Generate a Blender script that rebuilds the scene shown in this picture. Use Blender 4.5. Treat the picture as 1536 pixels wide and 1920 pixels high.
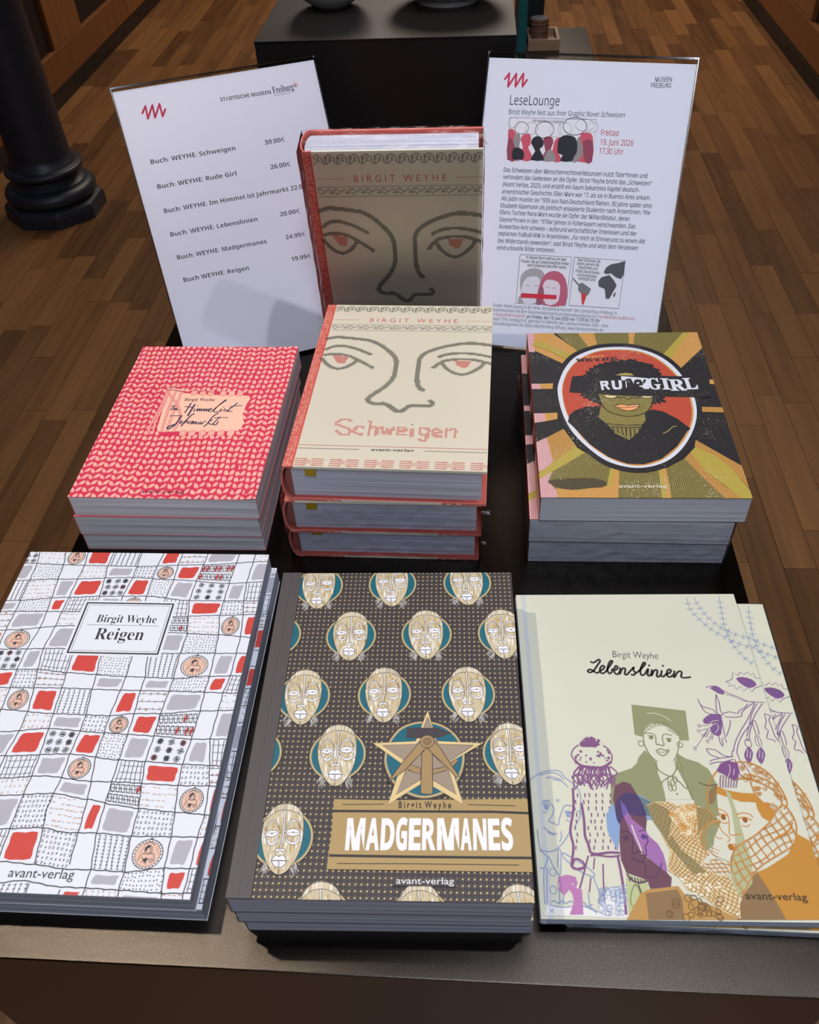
import bpy, bmesh, math, random
from mathutils import Matrix, Vector, noise
from mathutils.geometry import tessellate_polygon

for _o in list(bpy.data.objects):
    bpy.data.objects.remove(_o)
SC = bpy.context.scene
COL = SC.collection
R = math.radians

# ------------------------------------------------------------------ camera
# Table frame: x right, y away from the viewer, z up, table top at z = 0.
CAM = Vector((0, 0, .5435))
C_R = Vector((.99750, .05787, -.04050)).normalized()
C_U = Vector((-.01177, .70156, .71251)).normalized()
C_F = Vector((-.06964, .71026, -.70049)).normalized()
F_PX = 1624.2
cd = bpy.data.cameras.new('camera')
cd.sensor_fit = 'HORIZONTAL'
cd.sensor_width = 36
cd.lens = F_PX * 36 / 1536
cd.clip_start = .01
cd.clip_end = 60
cd.dof.use_dof = True
cd.dof.focus_distance = .76
cd.dof.aperture_fstop = 26
camera = bpy.data.objects.new('camera', cd)
COL.objects.link(camera)
camera.matrix_world = Matrix(((C_R.x, C_U.x, -C_F.x, CAM.x), (C_R.y, C_U.y, -C_F.y, CAM.y), (C_R.z, C_U.z, -C_F.z, CAM.z), (0, 0, 0, 1)))
SC.camera = camera

# ------------------------------------------------------------------ world, lamps, exposure
w = bpy.data.worlds.new('world')
SC.world = w
w.use_nodes = True
w.node_tree.nodes['Background'].inputs[0].default_value = (.5, .55, .7, 1)
w.node_tree.nodes['Background'].inputs[1].default_value = .3
SC.view_settings.view_transform = 'Standard'
SC.view_settings.look = 'None'
SC.view_settings.gamma = 1
SC.view_settings.exposure = -.32
SC.view_settings.use_curve_mapping = False


def spot(name, loc, target, watt, col, radius=.06, cone=70, blend=.6):
    l = bpy.data.lights.new(name, 'SPOT')
    l.energy = watt
    l.color = col
    l.shadow_soft_size = radius
    l.spot_size = R(cone)
    l.spot_blend = blend
    o = bpy.data.objects.new(name, l)
    COL.objects.link(o)
    o.location = loc
    o.rotation_euler = (Vector(target) - Vector(loc)).to_track_quat('-Z', 'Y').to_euler()
    return o


def area(name, loc, size, watt, col, target=None):
    l = bpy.data.lights.new(name, 'AREA')
    l.shape = 'RECTANGLE'
    l.size, l.size_y = size
    l.energy = watt
    l.color = col
    o = bpy.data.objects.new(name, l)
    COL.objects.link(o)
    o.location = loc
    if target:
        o.rotation_euler = (Vector(target) - Vector(loc)).to_track_quat('-Z', 'Y').to_euler()
    return o


spot('track_spot_warm', (-1.0, .62, 2.2), (-.22, .42, 0), 106, (1, .88, .74), .03, 52, 1)
spot('track_spot_cool', (.48, .4, 2.2), (.05, .5, 0), 58, (.86, .9, 1), .025, 75)
spot('fill_spot_right', (1.25, .4, 2.2), (-.1, .5, 0), 34, (.95, .95, 1), .03, 60)  # added side fill that brightens the right-facing page edges
area('ceiling_panel_middle', (0, 1.0, 2.38), (1.6, 1.0), 15, (.85, .9, 1))
area('fill_area_back', (0, 5.6, 2.38), (1.6, 3.4), 112, (1, .86, .72))  # added soft fill for the floor and background, not a real fixture
area('fill_area_front', (.28, -1.5, 2.3), (.45, 1.7), 54, (.76, .86, 1))  # added ambient fill for viewer-facing surfaces, narrow to stay out of sign reflections


# ------------------------------------------------------------------ materials
def lin(c):
    return tuple(((v / 255) / 12.92 if v / 255 <= .04045 else ((v / 255 + .055) / 1.055) ** 2.4) for v in c[:3])


def mat(name, col, rough=.5, spec=.5, metal=0, noise_scale=None, noise_amt=.15, bump=0, bump_scale=200, stretch=(1, 1, 1), col2=None):
    m = bpy.data.materials.new(name)
    m.use_nodes = True
    nt = m.node_tree
    b = nt.nodes['Principled BSDF']
    b.inputs['Base Color'].default_value = (*lin(col), 1)
    b.inputs['Roughness'].default_value = rough
    b.inputs['Metallic'].default_value = metal
    b.inputs['Specular IOR Level'].default_value = spec
    if noise_scale or bump:
        tc = nt.nodes.new('ShaderNodeTexCoord')
        mp = nt.nodes.new('ShaderNodeMapping')
        mp.inputs['Scale'].default_value = stretch
        nt.links.new(tc.outputs['Object'], mp.inputs[0])
    if noise_scale:
        n = nt.nodes.new('ShaderNodeTexNoise')
        n.inputs['Scale'].default_value = noise_scale
        n.inputs['Detail'].default_value = 4
        nt.links.new(mp.outputs[0], n.inputs['Vector'])
        rp = nt.nodes.new('ShaderNodeValToRGB')
        c1 = lin(col)
        c2 = lin(col2) if col2 else tuple(v * (1 - noise_amt * 2) for v in c1)
        rp.color_ramp.elements[0].position = .35
        rp.color_ramp.elements[1].position = .65
        rp.color_ramp.elements[0].color = (*c2, 1)
        rp.color_ramp.elements[1].color = (*c1, 1)
        nt.links.new(n.outputs['Fac'], rp.inputs[0])
        nt.links.new(rp.outputs[0], b.inputs['Base Color'])
    if bump:
        n2 = nt.nodes.new('ShaderNodeTexNoise')
        n2.inputs['Scale'].default_value = bump_scale
        n2.inputs['Detail'].default_value = 3
        nt.links.new(mp.outputs[0], n2.inputs['Vector'])
        bp = nt.nodes.new('ShaderNodeBump')
        bp.inputs['Strength'].default_value = bump
        bp.inputs['Distance'].default_value = .0005
        nt.links.new(n2.outputs['Fac'], bp.inputs['Height'])
        nt.links.new(bp.outputs[0], b.inputs['Normal'])
    return m


def wood_mat(name, a, b_, rough=.35, scale=6, axis=1):
    m = bpy.data.materials.new(name)
    m.use_nodes = True
    nt = m.node_tree
    N = nt.nodes
    b = N['Principled BSDF']
    b.inputs['Roughness'].default_value = rough
    tc = N.new('ShaderNodeTexCoord')
    geo = N.new('ShaderNodeNewGeometry')
    oi = N.new('ShaderNodeObjectInfo')
    add = N.new('ShaderNodeMath')
    add.operation = 'ADD'
    nt.links.new(geo.outputs['Random Per Island'], add.inputs[0])
    nt.links.new(oi.outputs['Random'], add.inputs[1])
    fr = N.new('ShaderNodeMath')
    fr.operation = 'FRACT'
    nt.links.new(add.outputs[0], fr.inputs[0])
    mp = N.new('ShaderNodeMapping')
    sc = [scale * 8] * 3
    sc[axis] = scale * .5
    mp.inputs['Scale'].default_value = sc
    nt.links.new(tc.outputs['Object'], mp.inputs[0])
    off = N.new('ShaderNodeVectorMath')
    off.operation = 'ADD'
    nt.links.new(mp.outputs[0], off.inputs[0])
    cx = N.new('ShaderNodeCombineXYZ')
    ml = N.new('ShaderNodeMath')
    ml.operation = 'MULTIPLY'
    ml.inputs[1].default_value = 37
    nt.links.new(fr.outputs[0], ml.inputs[0])
    nt.links.new(ml.outputs[0], cx.inputs[0])
    nt.links.new(cx.outputs[0], off.inputs[1])
    n = N.new('ShaderNodeTexNoise')
    n.inputs['Scale'].default_value = 1
    n.inputs['Detail'].default_value = 5
    n.inputs['Distortion'].default_value = .6
    nt.links.new(off.outputs[0], n.inputs['Vector'])
    mx = N.new('ShaderNodeMath')
    mx.operation = 'MULTIPLY_ADD'
    mx.inputs[1].default_value = .55
    nt.links.new(n.outputs['Fac'], mx.inputs[0])
    m3 = N.new('ShaderNodeMath')
    m3.operation = 'MULTIPLY'
    m3.inputs[1].default_value = .5
    nt.links.new(fr.outputs[0], m3.inputs[0])
    nt.links.new(m3.outputs[0], mx.inputs[2])
    rp = N.new('ShaderNodeValToRGB')
    rp.color_ramp.elements[0].position = .15
    rp.color_ramp.elements[1].position = .85
    rp.color_ramp.elements[0].color = (*lin(a), 1)
    rp.color_ramp.elements[1].color = (*lin(b_), 1)
    nt.links.new(mx.outputs[0], rp.inputs[0])
    nt.links.new(rp.outputs[0], b.inputs['Base Color'])
    return m


def pages_mat(name, col, dark=.55, scale=1400):
    """Sheet edges: fine lines along the local z axis."""
    m = bpy.data.materials.new(name)
    m.use_nodes = True
    nt = m.node_tree
    N = nt.nodes
    b = N['Principled BSDF']
    b.inputs['Roughness'].default_value = .7
    tc = N.new('ShaderNodeTexCoord')
    mp = N.new('ShaderNodeMapping')
    mp.inputs['Scale'].default_value = (3, 3, scale)
    nt.links.new(tc.outputs['Object'], mp.inputs[0])
    n = N.new('ShaderNodeTexNoise')
    n.inputs['Scale'].default_value = 1
    n.inputs['Detail'].default_value = 3
    nt.links.new(mp.outputs[0], n.inputs['Vector'])
    rp = N.new('ShaderNodeValToRGB')
    e = rp.color_ramp.elements
    c = lin(col)
    e[0].position = .32
    e[0].color = (*[v * dark for v in c], 1)
    e[1].position = .6
    e[1].color = (*c, 1)
    nt.links.new(n.outputs['Fac'], rp.inputs[0])
    nt.links.new(rp.outputs[0], b.inputs['Base Color'])
    bp = N.new('ShaderNodeBump')
    bp.inputs['Strength'].default_value = .5
    bp.inputs['Distance'].default_value = .0004
    nt.links.new(n.outputs['Fac'], bp.inputs['Height'])
    nt.links.new(bp.outputs[0], b.inputs['Normal'])
    return m


def clear_mat(name, tint=(1, 1, 1), gloss=.05, bump=0, bump_scale=60, base=.02, ior=1.4):
    """Thin clear plastic: see-through with a Fresnel shine."""
    m = bpy.data.materials.new(name)
    m.use_nodes = True
    nt = m.node_tree
    N = nt.nodes
    N.remove(N['Principled BSDF'])
    out = N['Material Output']
    tr = N.new('ShaderNodeBsdfTransparent')
    tr.inputs[0].default_value = (*tint, 1)
    gl = N.new('ShaderNodeBsdfGlossy')
    gl.inputs['Roughness'].default_value = gloss
    fr = N.new('ShaderNodeFresnel')
    fr.inputs[0].default_value = ior
    ad = N.new('ShaderNodeMath')
    ad.operation = 'ADD'
    ad.inputs[1].default_value = base
    nt.links.new(fr.outputs[0], ad.inputs[0])
    mx = N.new('ShaderNodeMixShader')
    nt.links.new(ad.outputs[0], mx.inputs[0])
    nt.links.new(tr.outputs[0], mx.inputs[1])
    nt.links.new(gl.outputs[0], mx.inputs[2])
    nt.links.new(mx.outputs[0], out.inputs[0])
    if bump:
        tc = N.new('ShaderNodeTexCoord')
        n = N.new('ShaderNodeTexNoise')
        n.inputs['Scale'].default_value = bump_scale
        n.inputs['Detail'].default_value = 3
        n.inputs['Distortion'].default_value = 1.5
        nt.links.new(tc.outputs['Object'], n.inputs['Vector'])
        bp = N.new('ShaderNodeBump')
        bp.inputs['Strength'].default_value = bump
        bp.inputs['Distance'].default_value = .003
        nt.links.new(n.outputs['Fac'], bp.inputs['Height'])
        nt.links.new(bp.outputs[0], gl.inputs['Normal'])
        nt.links.new(bp.outputs[0], fr.inputs['Normal'])
    return m


def ink_mat(name, rough=.45, spec=.35, halftone=False, fibre=0, pitch=.0011):
    """Printed surface: ink colour stored per face; halftone darkens with fine dots where alpha < 1."""
    m = bpy.data.materials.new(name)
    m.use_nodes = True
    nt = m.node_tree
    N = nt.nodes
    b = N['Principled BSDF']
    b.inputs['Roughness'].default_value = rough
    b.inputs['Specular IOR Level'].default_value = spec
    at = N.new('ShaderNodeAttribute')
    at.attribute_name = 'ink'
    colour = at.outputs['Color']
    tc = N.new('ShaderNodeTexCoord')
    if halftone:
        mp = N.new('ShaderNodeMapping')
        mp.inputs['Rotation'].default_value = (0, 0, R(45))
        mp.inputs['Scale'].default_value = (1 / pitch, 1 / pitch, 0)
        nt.links.new(tc.outputs['Object'], mp.inputs[0])
        ch = N.new('ShaderNodeTexChecker')
        ch.inputs['Scale'].default_value = 1
        nt.links.new(mp.outputs[0], ch.inputs['Vector'])
        inv = N.new('ShaderNodeMath')
        inv.operation = 'SUBTRACT'
        inv.inputs[0].default_value = 1
        nt.links.new(at.outputs['Alpha'], inv.inputs[1])
        mu = N.new('ShaderNodeMath')
        mu.operation = 'MULTIPLY'
        nt.links.new(inv.outputs[0], mu.inputs[0])
        nt.links.new(ch.outputs['Fac'], mu.inputs[1])
        # rubbed specks of the printing block
        n = N.new('ShaderNodeTexNoise')
        n.inputs['Scale'].default_value = 900
        n.inputs['Detail'].default_value = 2
        nt.links.new(tc.outputs['Object'], n.inputs['Vector'])
        n2 = N.new('ShaderNodeTexNoise')
        n2.inputs['Scale'].default_value = 25
        nt.links.new(tc.outputs['Object'], n2.inputs['Vector'])
        a2 = N.new('ShaderNodeMath')
        a2.operation = 'MULTIPLY_ADD'
        a2.inputs[1].default_value = .55
        nt.links.new(n2.outputs['Fac'], a2.inputs[0])
        nt.links.new(n.outputs['Fac'], a2.inputs[2])
        rp = N.new('ShaderNodeValToRGB')
        rp.color_ramp.elements[0].position = .985
        rp.color_ramp.elements[1].position = 1.0
        rp.color_ramp.elements[0].color = (0, 0, 0, 1)
        rp.color_ramp.elements[1].color = (1, 1, 1, 1)
        nt.links.new(a2.outputs[0], rp.inputs[0])
        m1 = N.new('ShaderNodeMixRGB')
        m1.inputs[2].default_value = (.03, .028, .028, 1)
        nt.links.new(mu.outputs[0], m1.inputs[0])
        nt.links.new(colour, m1.inputs[1])
        m2 = N.new('ShaderNodeMixRGB')
        m2.inputs[2].default_value = (.55, .5, .38, 1)
        m2b = N.new('ShaderNodeMath')
        m2b.operation = 'MULTIPLY'
        m2b.inputs[1].default_value = .7
        nt.links.new(rp.outputs[0], m2b.inputs[0])
        nt.links.new(m2b.outputs[0], m2.inputs[0])
        nt.links.new(m1.outputs[0], m2.inputs[1])
        colour = m2.outputs[0]
    nt.links.new(colour, b.inputs['Base Color'])
    if fibre:
        n = N.new('ShaderNodeTexNoise')
        n.inputs['Scale'].default_value = 700
        n.inputs['Detail'].default_value = 2
        mp2 = N.new('ShaderNodeMapping')
        mp2.inputs['Scale'].default_value = (1.6, .35, 1)
        nt.links.new(tc.outputs['Object'], mp2.inputs[0])
        nt.links.new(mp2.outputs[0], n.inputs['Vector'])
        bp = N.new('ShaderNodeBump')
        bp.inputs['Strength'].default_value = fibre
        bp.inputs['Distance'].default_value = .0003
        nt.links.new(n.outputs['Fac'], bp.inputs['Height'])
        nt.links.new(bp.outputs[0], b.inputs['Normal'])
    return m


M = {}
M['oak'] = wood_mat('oak_strip', (74, 46, 24), (150, 104, 62), .38, 5, 1)
M['panel_wood'] = wood_mat('panel_wood', (112, 68, 34), (150, 98, 54), .4, 4, 2)
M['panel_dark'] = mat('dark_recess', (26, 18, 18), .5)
M['baseboard'] = mat('baseboard_black', (34, 24, 20), .5)
M['plaster'] = mat('plaster', (120, 116, 112), .8, noise_scale=6, noise_amt=.03)
M['steel'] = mat('table_steel', (72, 66, 60), .21, .5, 1.0, noise_scale=1300, noise_amt=.25, bump=.16, bump_scale=2600)
M['steel_side'] = mat('table_side_steel', (62, 46, 38), .4, .5)
M['plinth'] = mat('plinth_black', (14, 12, 13), .5, .35)
M['plinth_top'] = mat('plinth_top', (32, 27, 27), .42, .25, noise_scale=700, noise_amt=.15, bump=.2, bump_scale=1200)
M['iron'] = mat('cast_iron', (44, 47, 58), .42, .5, noise_scale=30, noise_amt=.08, bump=.1, bump_scale=120)
M['celadon'] = mat('celadon_glaze', (160, 166, 162), .12, .6, noise_scale=14, noise_amt=.06)
M['stoneware'] = mat('stoneware_glaze', (178, 168, 152), .2, .6, noise_scale=90, noise_amt=.2)
M['teal'] = mat('teal_cloth', (12, 82, 84), .6)
M['black_card'] = mat('black_card', (14, 13, 15), .6)
M['tray_wood'] = mat('tray_beech', (160, 124, 96), .5, noise_scale=20, noise_amt=.08, stretch=(1, 8, 8))
M['disc_edge'] = mat('disc_edge', (120, 82, 66), .4)
M['disc_top'] = mat('disc_top', (150, 140, 140), .15, .8)
M['acrylic'] = clear_mat('clear_acrylic', (.985, .985, .99), .03, 0, base=.0, ior=1.12)
M['acrylic_edge'] = clear_mat('acrylic_edge', (.8, .82, .85), .08, 0, base=.2)
M['film'] = clear_mat('shrink_film', (.97, .97, .98), .15, .3, 45, base=.01, ior=1.2)
M['film_flat'] = clear_mat('shrink_film_flat', (.98, .98, .98), .1, .05, 25, base=.012, ior=1.25)
M['film_bright'] = clear_mat('shrink_film_ear', (.9, .9, .92), .1, .8, 200, base=.3)


# ------------------------------------------------------------------ mesh helpers
class MB:
    def __init__(s):
        s.v, s.f, s.m = [], [], []

    def add(s, vs, fs, mi=0):
        k = len(s.v)
        s.v += [tuple(v) for v in vs]
        s.f += [tuple(i + k for i in f) for f in fs]
        s.m += [mi] * len(fs)

    def box(s, a, b, mi=0):
        (x0, y0, z0), (x1, y1, z1) = a, b
        s.add([(x0, y0, z0), (x1, y0, z0), (x1, y1, z0), (x0, y1, z0), (x0, y0, z1), (x1, y0, z1), (x1, y1, z1), (x0, y1, z1)],
              [(3, 2, 1, 0), (4, 5, 6, 7), (0, 1, 5, 4), (1, 2, 6, 5), (2, 3, 7, 6), (3, 0, 4, 7)], mi)

    def lathe(s, prof, n=48, mi=0, c=(0, 0), phase=0, cap=True):
        k = len(prof)
        vs = [(c[0] + r * math.cos(2 * math.pi * (i + phase) / n), c[1] + r * math.sin(2 * math.pi * (i + phase) / n), z) for r, z in prof for i in range(n)]
        fs = [(j * n + i, j * n + (i + 1) % n, (j + 1) * n + (i + 1) % n, (j + 1) * n + i) for j in range(k - 1) for i in range(n)]
        if cap:
            fs.append(tuple(range(n - 1, -1, -1)))
            fs.append(tuple((k - 1) * n + i for i in range(n)))
        s.add(vs, fs, mi)

    def prism(s, prof, y0, y1, mi=0):
        """profile of (x, z) points extruded along y"""
        n = len(prof)
        s.add([(x, y0, z) for x, z in prof] + [(x, y1, z) for x, z in prof],
              [tuple(range(n - 1, -1, -1)), tuple(range(n, 2 * n))] + [(i, (i + 1) % n, n + (i + 1) % n, n + i) for i in range(n)], mi)

    def build(s, name, mats, parent=None, bevel=0, smooth=False, seg=2):
        me = bpy.data.meshes.new(name)
        me.from_pydata(s.v, [], s.f)
        for m_ in (mats if isinstance(mats, (list, tuple)) else [mats]):
            me.materials.append(m_)
        me.polygons.foreach_set('material_index', s.m)
        bm = bmesh.new()
        bm.from_mesh(me)
        bmesh.ops.recalc_face_normals(bm, faces=bm.faces)
        if bevel:
            bmesh.ops.bevel(bm, geom=[e for e in bm.edges if len(e.link_faces) == 2 and e.calc_face_angle(0) > .5], offset=bevel, segments=seg, profile=.5, affect='EDGES', clamp_overlap=True)
        bm.to_mesh(me)
        bm.free()
        if smooth:
            me.polygons.foreach_set('use_smooth', [True] * len(me.polygons))
            me.set_sharp_from_angle(angle=R(35))
        o = bpy.data.objects.new(name, me)
        COL.objects.link(o)
        if parent:
            o.parent = parent
        return o


def tag(o, label=None, cat=None, group=None, kind=None):
    for k, v in (('label', label), ('category', cat), ('group', group), ('kind', kind)):
        if v:
            o[k] = v
    return o


def empty(name, loc=(0, 0, 0), rz=0):
    o = bpy.data.objects.new(name, None)
    COL.objects.link(o)
    o.location = loc
    o.rotation_euler = (0, 0, rz)
    o.empty_display_size = .05
    return o


def copy_tree(o, parent=None):
    c = o.copy()
    COL.objects.link(c)
    if parent:
        c.parent = parent
    for ch in list(o.children):
        copy_tree(ch, c)
    return c


# ------------------------------------------------------------------ printing: flat ink shapes laid on a sheet, in millimetres
_GL = {}


def glyphs(body, bold=0, res=3):
    key = (body, bold)
    if key in _GL:
        return _GL[key]
    t = bpy.data.curves.new('lettering', 'FONT')
    t.body = body
    t.offset = bold
    t.resolution_u = res
    o = bpy.data.objects.new('lettering', t)
    COL.objects.link(o)
    dg = bpy.context.evaluated_depsgraph_get()
    me = o.evaluated_get(dg).to_mesh()
    vs = [(v.co.x, v.co.y) for v in me.vertices]
    fs = [tuple(p.vertices) for p in me.polygons]
    tris = [[vs[i] for i in f] for f in fs]
    o.evaluated_get(dg).to_mesh_clear()
    bpy.data.objects.remove(o)
    bpy.data.curves.remove(t)
    xs = [v[0] for v in vs] or [0, 1]
    _GL[key] = (tris, min(xs), max(xs))
    return _GL[key]


def alpha(off, s):
    """serif and script alphabets of the built-in font"""
    out = ''
    for c in s:
        if c.isascii() and c.isupper():
            out += chr(off + ord(c) - 65)
        elif c.isascii() and c.islower():
            out += chr(off + 26 + ord(c) - 97)
        elif c.isdigit() and off in (SANS, SANS_B):
            out += chr((0x1D7E2 if off == SANS else 0x1D7EC) + ord(c) - 48)
        else:
            out += c
    return out


SERIF_B, SERIF_I, SCRIPT_B, SLAB, SANS, SANS_B = 0x1D400, 0x1D434, 0x1D4D0, 0x1D670, 0x1D5A0, 0x1D5D4


def catmull(p, n=4, closed=False):
    if len(p) < 3:
        return list(p)
    out = []
    m_ = len(p)
    rng = range(m_) if closed else range(m_ - 1)
    for i in rng:
        if closed:
            a, b, c, d = p[(i - 1) % m_], p[i], p[(i + 1) % m_], p[(i + 2) % m_]
        else:
            a, b, c, d = p[max(i - 1, 0)], p[i], p[i + 1], p[min(i + 2, m_ - 1)]
        for k in range(n):
            t = k / n
            out.append(tuple(.5 * (2 * b[j] + (c[j] - a[j]) * t + (2 * a[j] - 5 * b[j] + 4 * c[j] - d[j]) * t * t + (3 * b[j] - a[j] - 3 * c[j] + d[j]) * t ** 3) for j in (0, 1)))
    if not closed:
        out.append(tuple(p[-1]))
    return out


class Sheet:
    """Flat print in sheet millimetres. pix() turns a point of the photograph into sheet millimetres (for traced drawings)."""

    def __init__(s, W, H, origin=None, ex=None, ey=None):
        s.W, s.H = W, H
        s.v, s.f, s.c = [], [], []
        s.z = 0
        s.k = 0
        s.o, s.ex, s.ey = origin, ex, ey
        s.frame = (0, 0, 1)

    def at(s, ox, oy, k):
        s.frame = (ox, oy, k)

    def pix(s, p):
        ox, oy, k = s.frame
        x, y = ox + p[0] * k, oy + p[1] * k
        d = C_F + C_R * ((x - 768) / F_PX) - C_U * ((y - 960) / F_PX)
        n = s.ex.cross(s.ey)
        t = n.dot(s.o - CAM) / n.dot(d)
        q = CAM + d * t - s.o
        return (q.dot(s.ex) * 1000, q.dot(s.ey) * 1000)

    def pp(s, pts):
        return [s.pix(p) for p in pts]

    def up(s, k=1):
        s.z += k

    def _convex(s, pts, col):
        # clip a convex polygon to the sheet
        for ax, lim, sg in ((0, 0, 1), (0, s.W, -1), (1, 0, 1), (1, s.H, -1)):
            if not pts:
                return
            if all((p[ax] - lim) * sg >= 0 for p in pts):
                continue
            out = []
            for i in range(len(pts)):
                a, b = pts[i - 1], pts[i]
                da, db = (a[ax] - lim) * sg, (b[ax] - lim) * sg
                if (da < 0) != (db < 0):
                    t = da / (da - db)
                    out.append((a[0] + (b[0] - a[0]) * t, a[1] + (b[1] - a[1]) * t))
                if db >= 0:
                    out.append(b)
            pts = out
        if len(pts) < 3:
            return
        k = len(s.v)
        zz = s.z + (s.k % 20) * .045
        s.v += [(p[0], p[1], zz) for p in pts]
        ar = sum(pts[i - 1][0] * pts[i][1] - pts[i][0] * pts[i - 1][1] for i in range(len(pts)))
        idx = tuple(range(k, k + len(pts)))
        s.f.append(idx if ar > 0 else idx[::-1])
        s.c.append(col)

    def poly(s, pts, col, smooth=0):
        s.k += 1
        if smooth:
            pts = catmull(pts, smooth, True)
        if len(pts) <= 3:
            return s._convex(list(pts), col)
        v3 = [Vector((p[0], p[1], 0)) for p in pts]
        for t in tessellate_polygon([v3]):
            s._convex([pts[i] for i in t], col)

    def convex(s, pts, col):
        s.k += 1
        s._convex(list(pts), col)

    def grid(s, col, n=24):
        for i in range(n):
            for j in range(n):
                s._convex([(s.W * i / n, s.H * j / n), (s.W * (i + 1) / n, s.H * j / n), (s.W * (i + 1) / n, s.H * (j + 1) / n), (s.W * i / n, s.H * (j + 1) / n)], col)

    def rect(s, x0, y0, x1, y1, col):
        s.k += 1
        s._convex([(x0, y0), (x1, y0), (x1, y1), (x0, y1)], col)

    def oval(s, x, y, a, b, col, n=14, rot=0):
        s.k += 1
        cr, sr = math.cos(rot), math.sin(rot)
        s._convex([(x + a * math.cos(2 * math.pi * i / n) * cr - b * math.sin(2 * math.pi * i / n) * sr, y + a * math.cos(2 * math.pi * i / n) * sr + b * math.sin(2 * math.pi * i / n) * cr) for i in range(n)], col)

    def ring(s, x, y, a, b, wd, col, n=20):
        s.line([(x + a * math.cos(2 * math.pi * i / n), y + b * math.sin(2 * math.pi * i / n)) for i in range(n + 1)], wd, col)

    def line(s, pts, wd, col, smooth=0, taper=False, closed=False):
        pts = list(pts)
        s.k += 1
        if closed:
            pts.append(pts[0])
        if smooth:
            pts = catmull(pts, smooth)
        n = len(pts)
        L, Rr = [], []
        for i in range(n):
            a, b = pts[max(i - 1, 0)], pts[min(i + 1, n - 1)]
            if closed and i in (0, n - 1):
                a, b = pts[n - 2], pts[1]
            dx, dy = b[0] - a[0], b[1] - a[1]
            d = math.hypot(dx, dy) or 1
            h = wd / 2
            if taper:
                h *= .35 + .65 * math.sin(math.pi * min(1, max(0, i / (n - 1))))
            L.append((pts[i][0] - dy / d * h, pts[i][1] + dx / d * h))
            Rr.append((pts[i][0] + dy / d * h, pts[i][1] - dx / d * h))
        for i in range(n - 1):
            s._convex([L[i], Rr[i], Rr[i + 1]], col)
            s._convex([L[i], Rr[i + 1], L[i + 1]], col)

    def text(s, body, p0, p1, size, col, bold=0, shear=0, yscale=1, vdir=None, wob=0):
        """baseline runs from p0 to p1 (mm); size = em height in mm"""
        tris, x0, x1 = glyphs(body, bold)
        L = math.hypot(p1[0] - p0[0], p1[1] - p0[1])
        ex = ((p1[0] - p0[0]) / L, (p1[1] - p0[1]) / L)
        ey = vdir or (-ex[1], ex[0])
        k = L / (x1 - x0)
        for t in tris:
            q = []
            for a, b in t:
                u = (a - x0) * k + b * size * shear
                v = b * size * yscale
                if wob:
                    v += wob * math.sin(u * .8) 
                q.append((p0[0] + ex[0] * u + ey[0] * v, p0[1] + ex[1] * u + ey[1] * v))
            if len(q) == 3:
                s._convex(q, col)
            else:
                s.poly(q, col)

    def build(s, name, m, parent, deform=None, step=1.5e-5, z0=.00002):
        me = bpy.data.meshes.new(name)
        vs = []
        for x, y, z in s.v:
            dz = deform(x, y) if deform else 0
            vs.append((x / 1000, y / 1000, z0 + z * step + dz))
        me.from_pydata(vs, [], s.f)
        me.materials.append(m)
        at = me.color_attributes.new('ink', 'FLOAT_COLOR', 'CORNER')
        cache = {}
        buf = []
        for f, c in zip(s.f, s.c):
            if c not in cache:
                cache[c] = (*lin(c), c[3] if len(c) > 3 else 1.0)
            buf += list(cache[c]) * len(f)
        at.data.foreach_set('color', buf)
        o = bpy.data.objects.new(name, me)
        COL.objects.link(o)
        o.parent = parent
        return o

# ================================================================== THE SETTING
ZF, XL, XR, YB, YN, ZC = -.8, -1.824, 1.4026, 9.0, -2.6, 2.4
rnd = random.Random(7)


def structure(mb, name, m, parent=None, **k):
    o = mb.build(name, m, parent, **k)
    if not parent:
        o['kind'] = 'structure'
    return o


b = MB()
b.box((XL - .1, YN, ZF - .06), (XR + .1, YB, ZF - .012))
floor = structure(b, 'floor', M['baseboard'])
strip_w = .0665
strips = []
nx = int((XR - XL) / strip_w)
for i in range(nx + 1):
    x = XL + i * strip_w
    y = YN + rnd.random() * .4
    while y < YB:
        L = .38 + rnd.random() * .2
        strips.append((x, y, min(x + strip_w, XR), min(y + L, YB)))
        y += L


def strip_seen(s):
    x, y = (s[0] + s[2]) / 2, (s[1] + s[3]) / 2
    d = Vector((x, y, ZF)) - CAM
    zc = d.dot(C_F)
    if zc < .1:
        return None
    px, py = 768 + F_PX * d.dot(C_R) / zc, 960 - F_PX * d.dot(C_U) / zc
    if not (-60 < px < 1600 and -60 < py < 1950):
        return None
    if -.38 < x < .25 and y < 2.1:
        return None
    return zc


strips.sort(key=lambda s: (strip_seen(s) is None, strip_seen(s) or 0))
rest = MB()
for k, s in enumerate(strips):
    g, dz = .0006, rnd.uniform(-.0003, .0003)
    x0, y0, x1, y1 = s[0] + g, s[1] + g, s[2] - g, s[3] - g
    if k < 295:
        p = MB()
        p.box((-(x1 - x0) / 2, -(y1 - y0) / 2, -.012), ((x1 - x0) / 2, (y1 - y0) / 2, dz))
        o = p.build('parquet_strip', M['oak'], floor)
        o.location = ((x0 + x1) / 2, (y0 + y1) / 2, ZF)
    else:
        rest.box((x0, y0, ZF - .012), (x1, y1, ZF + dz))
o = rest.build('parquet_strip_rest', M['oak'], floor)
o['kind'] = 'stuff'

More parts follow.
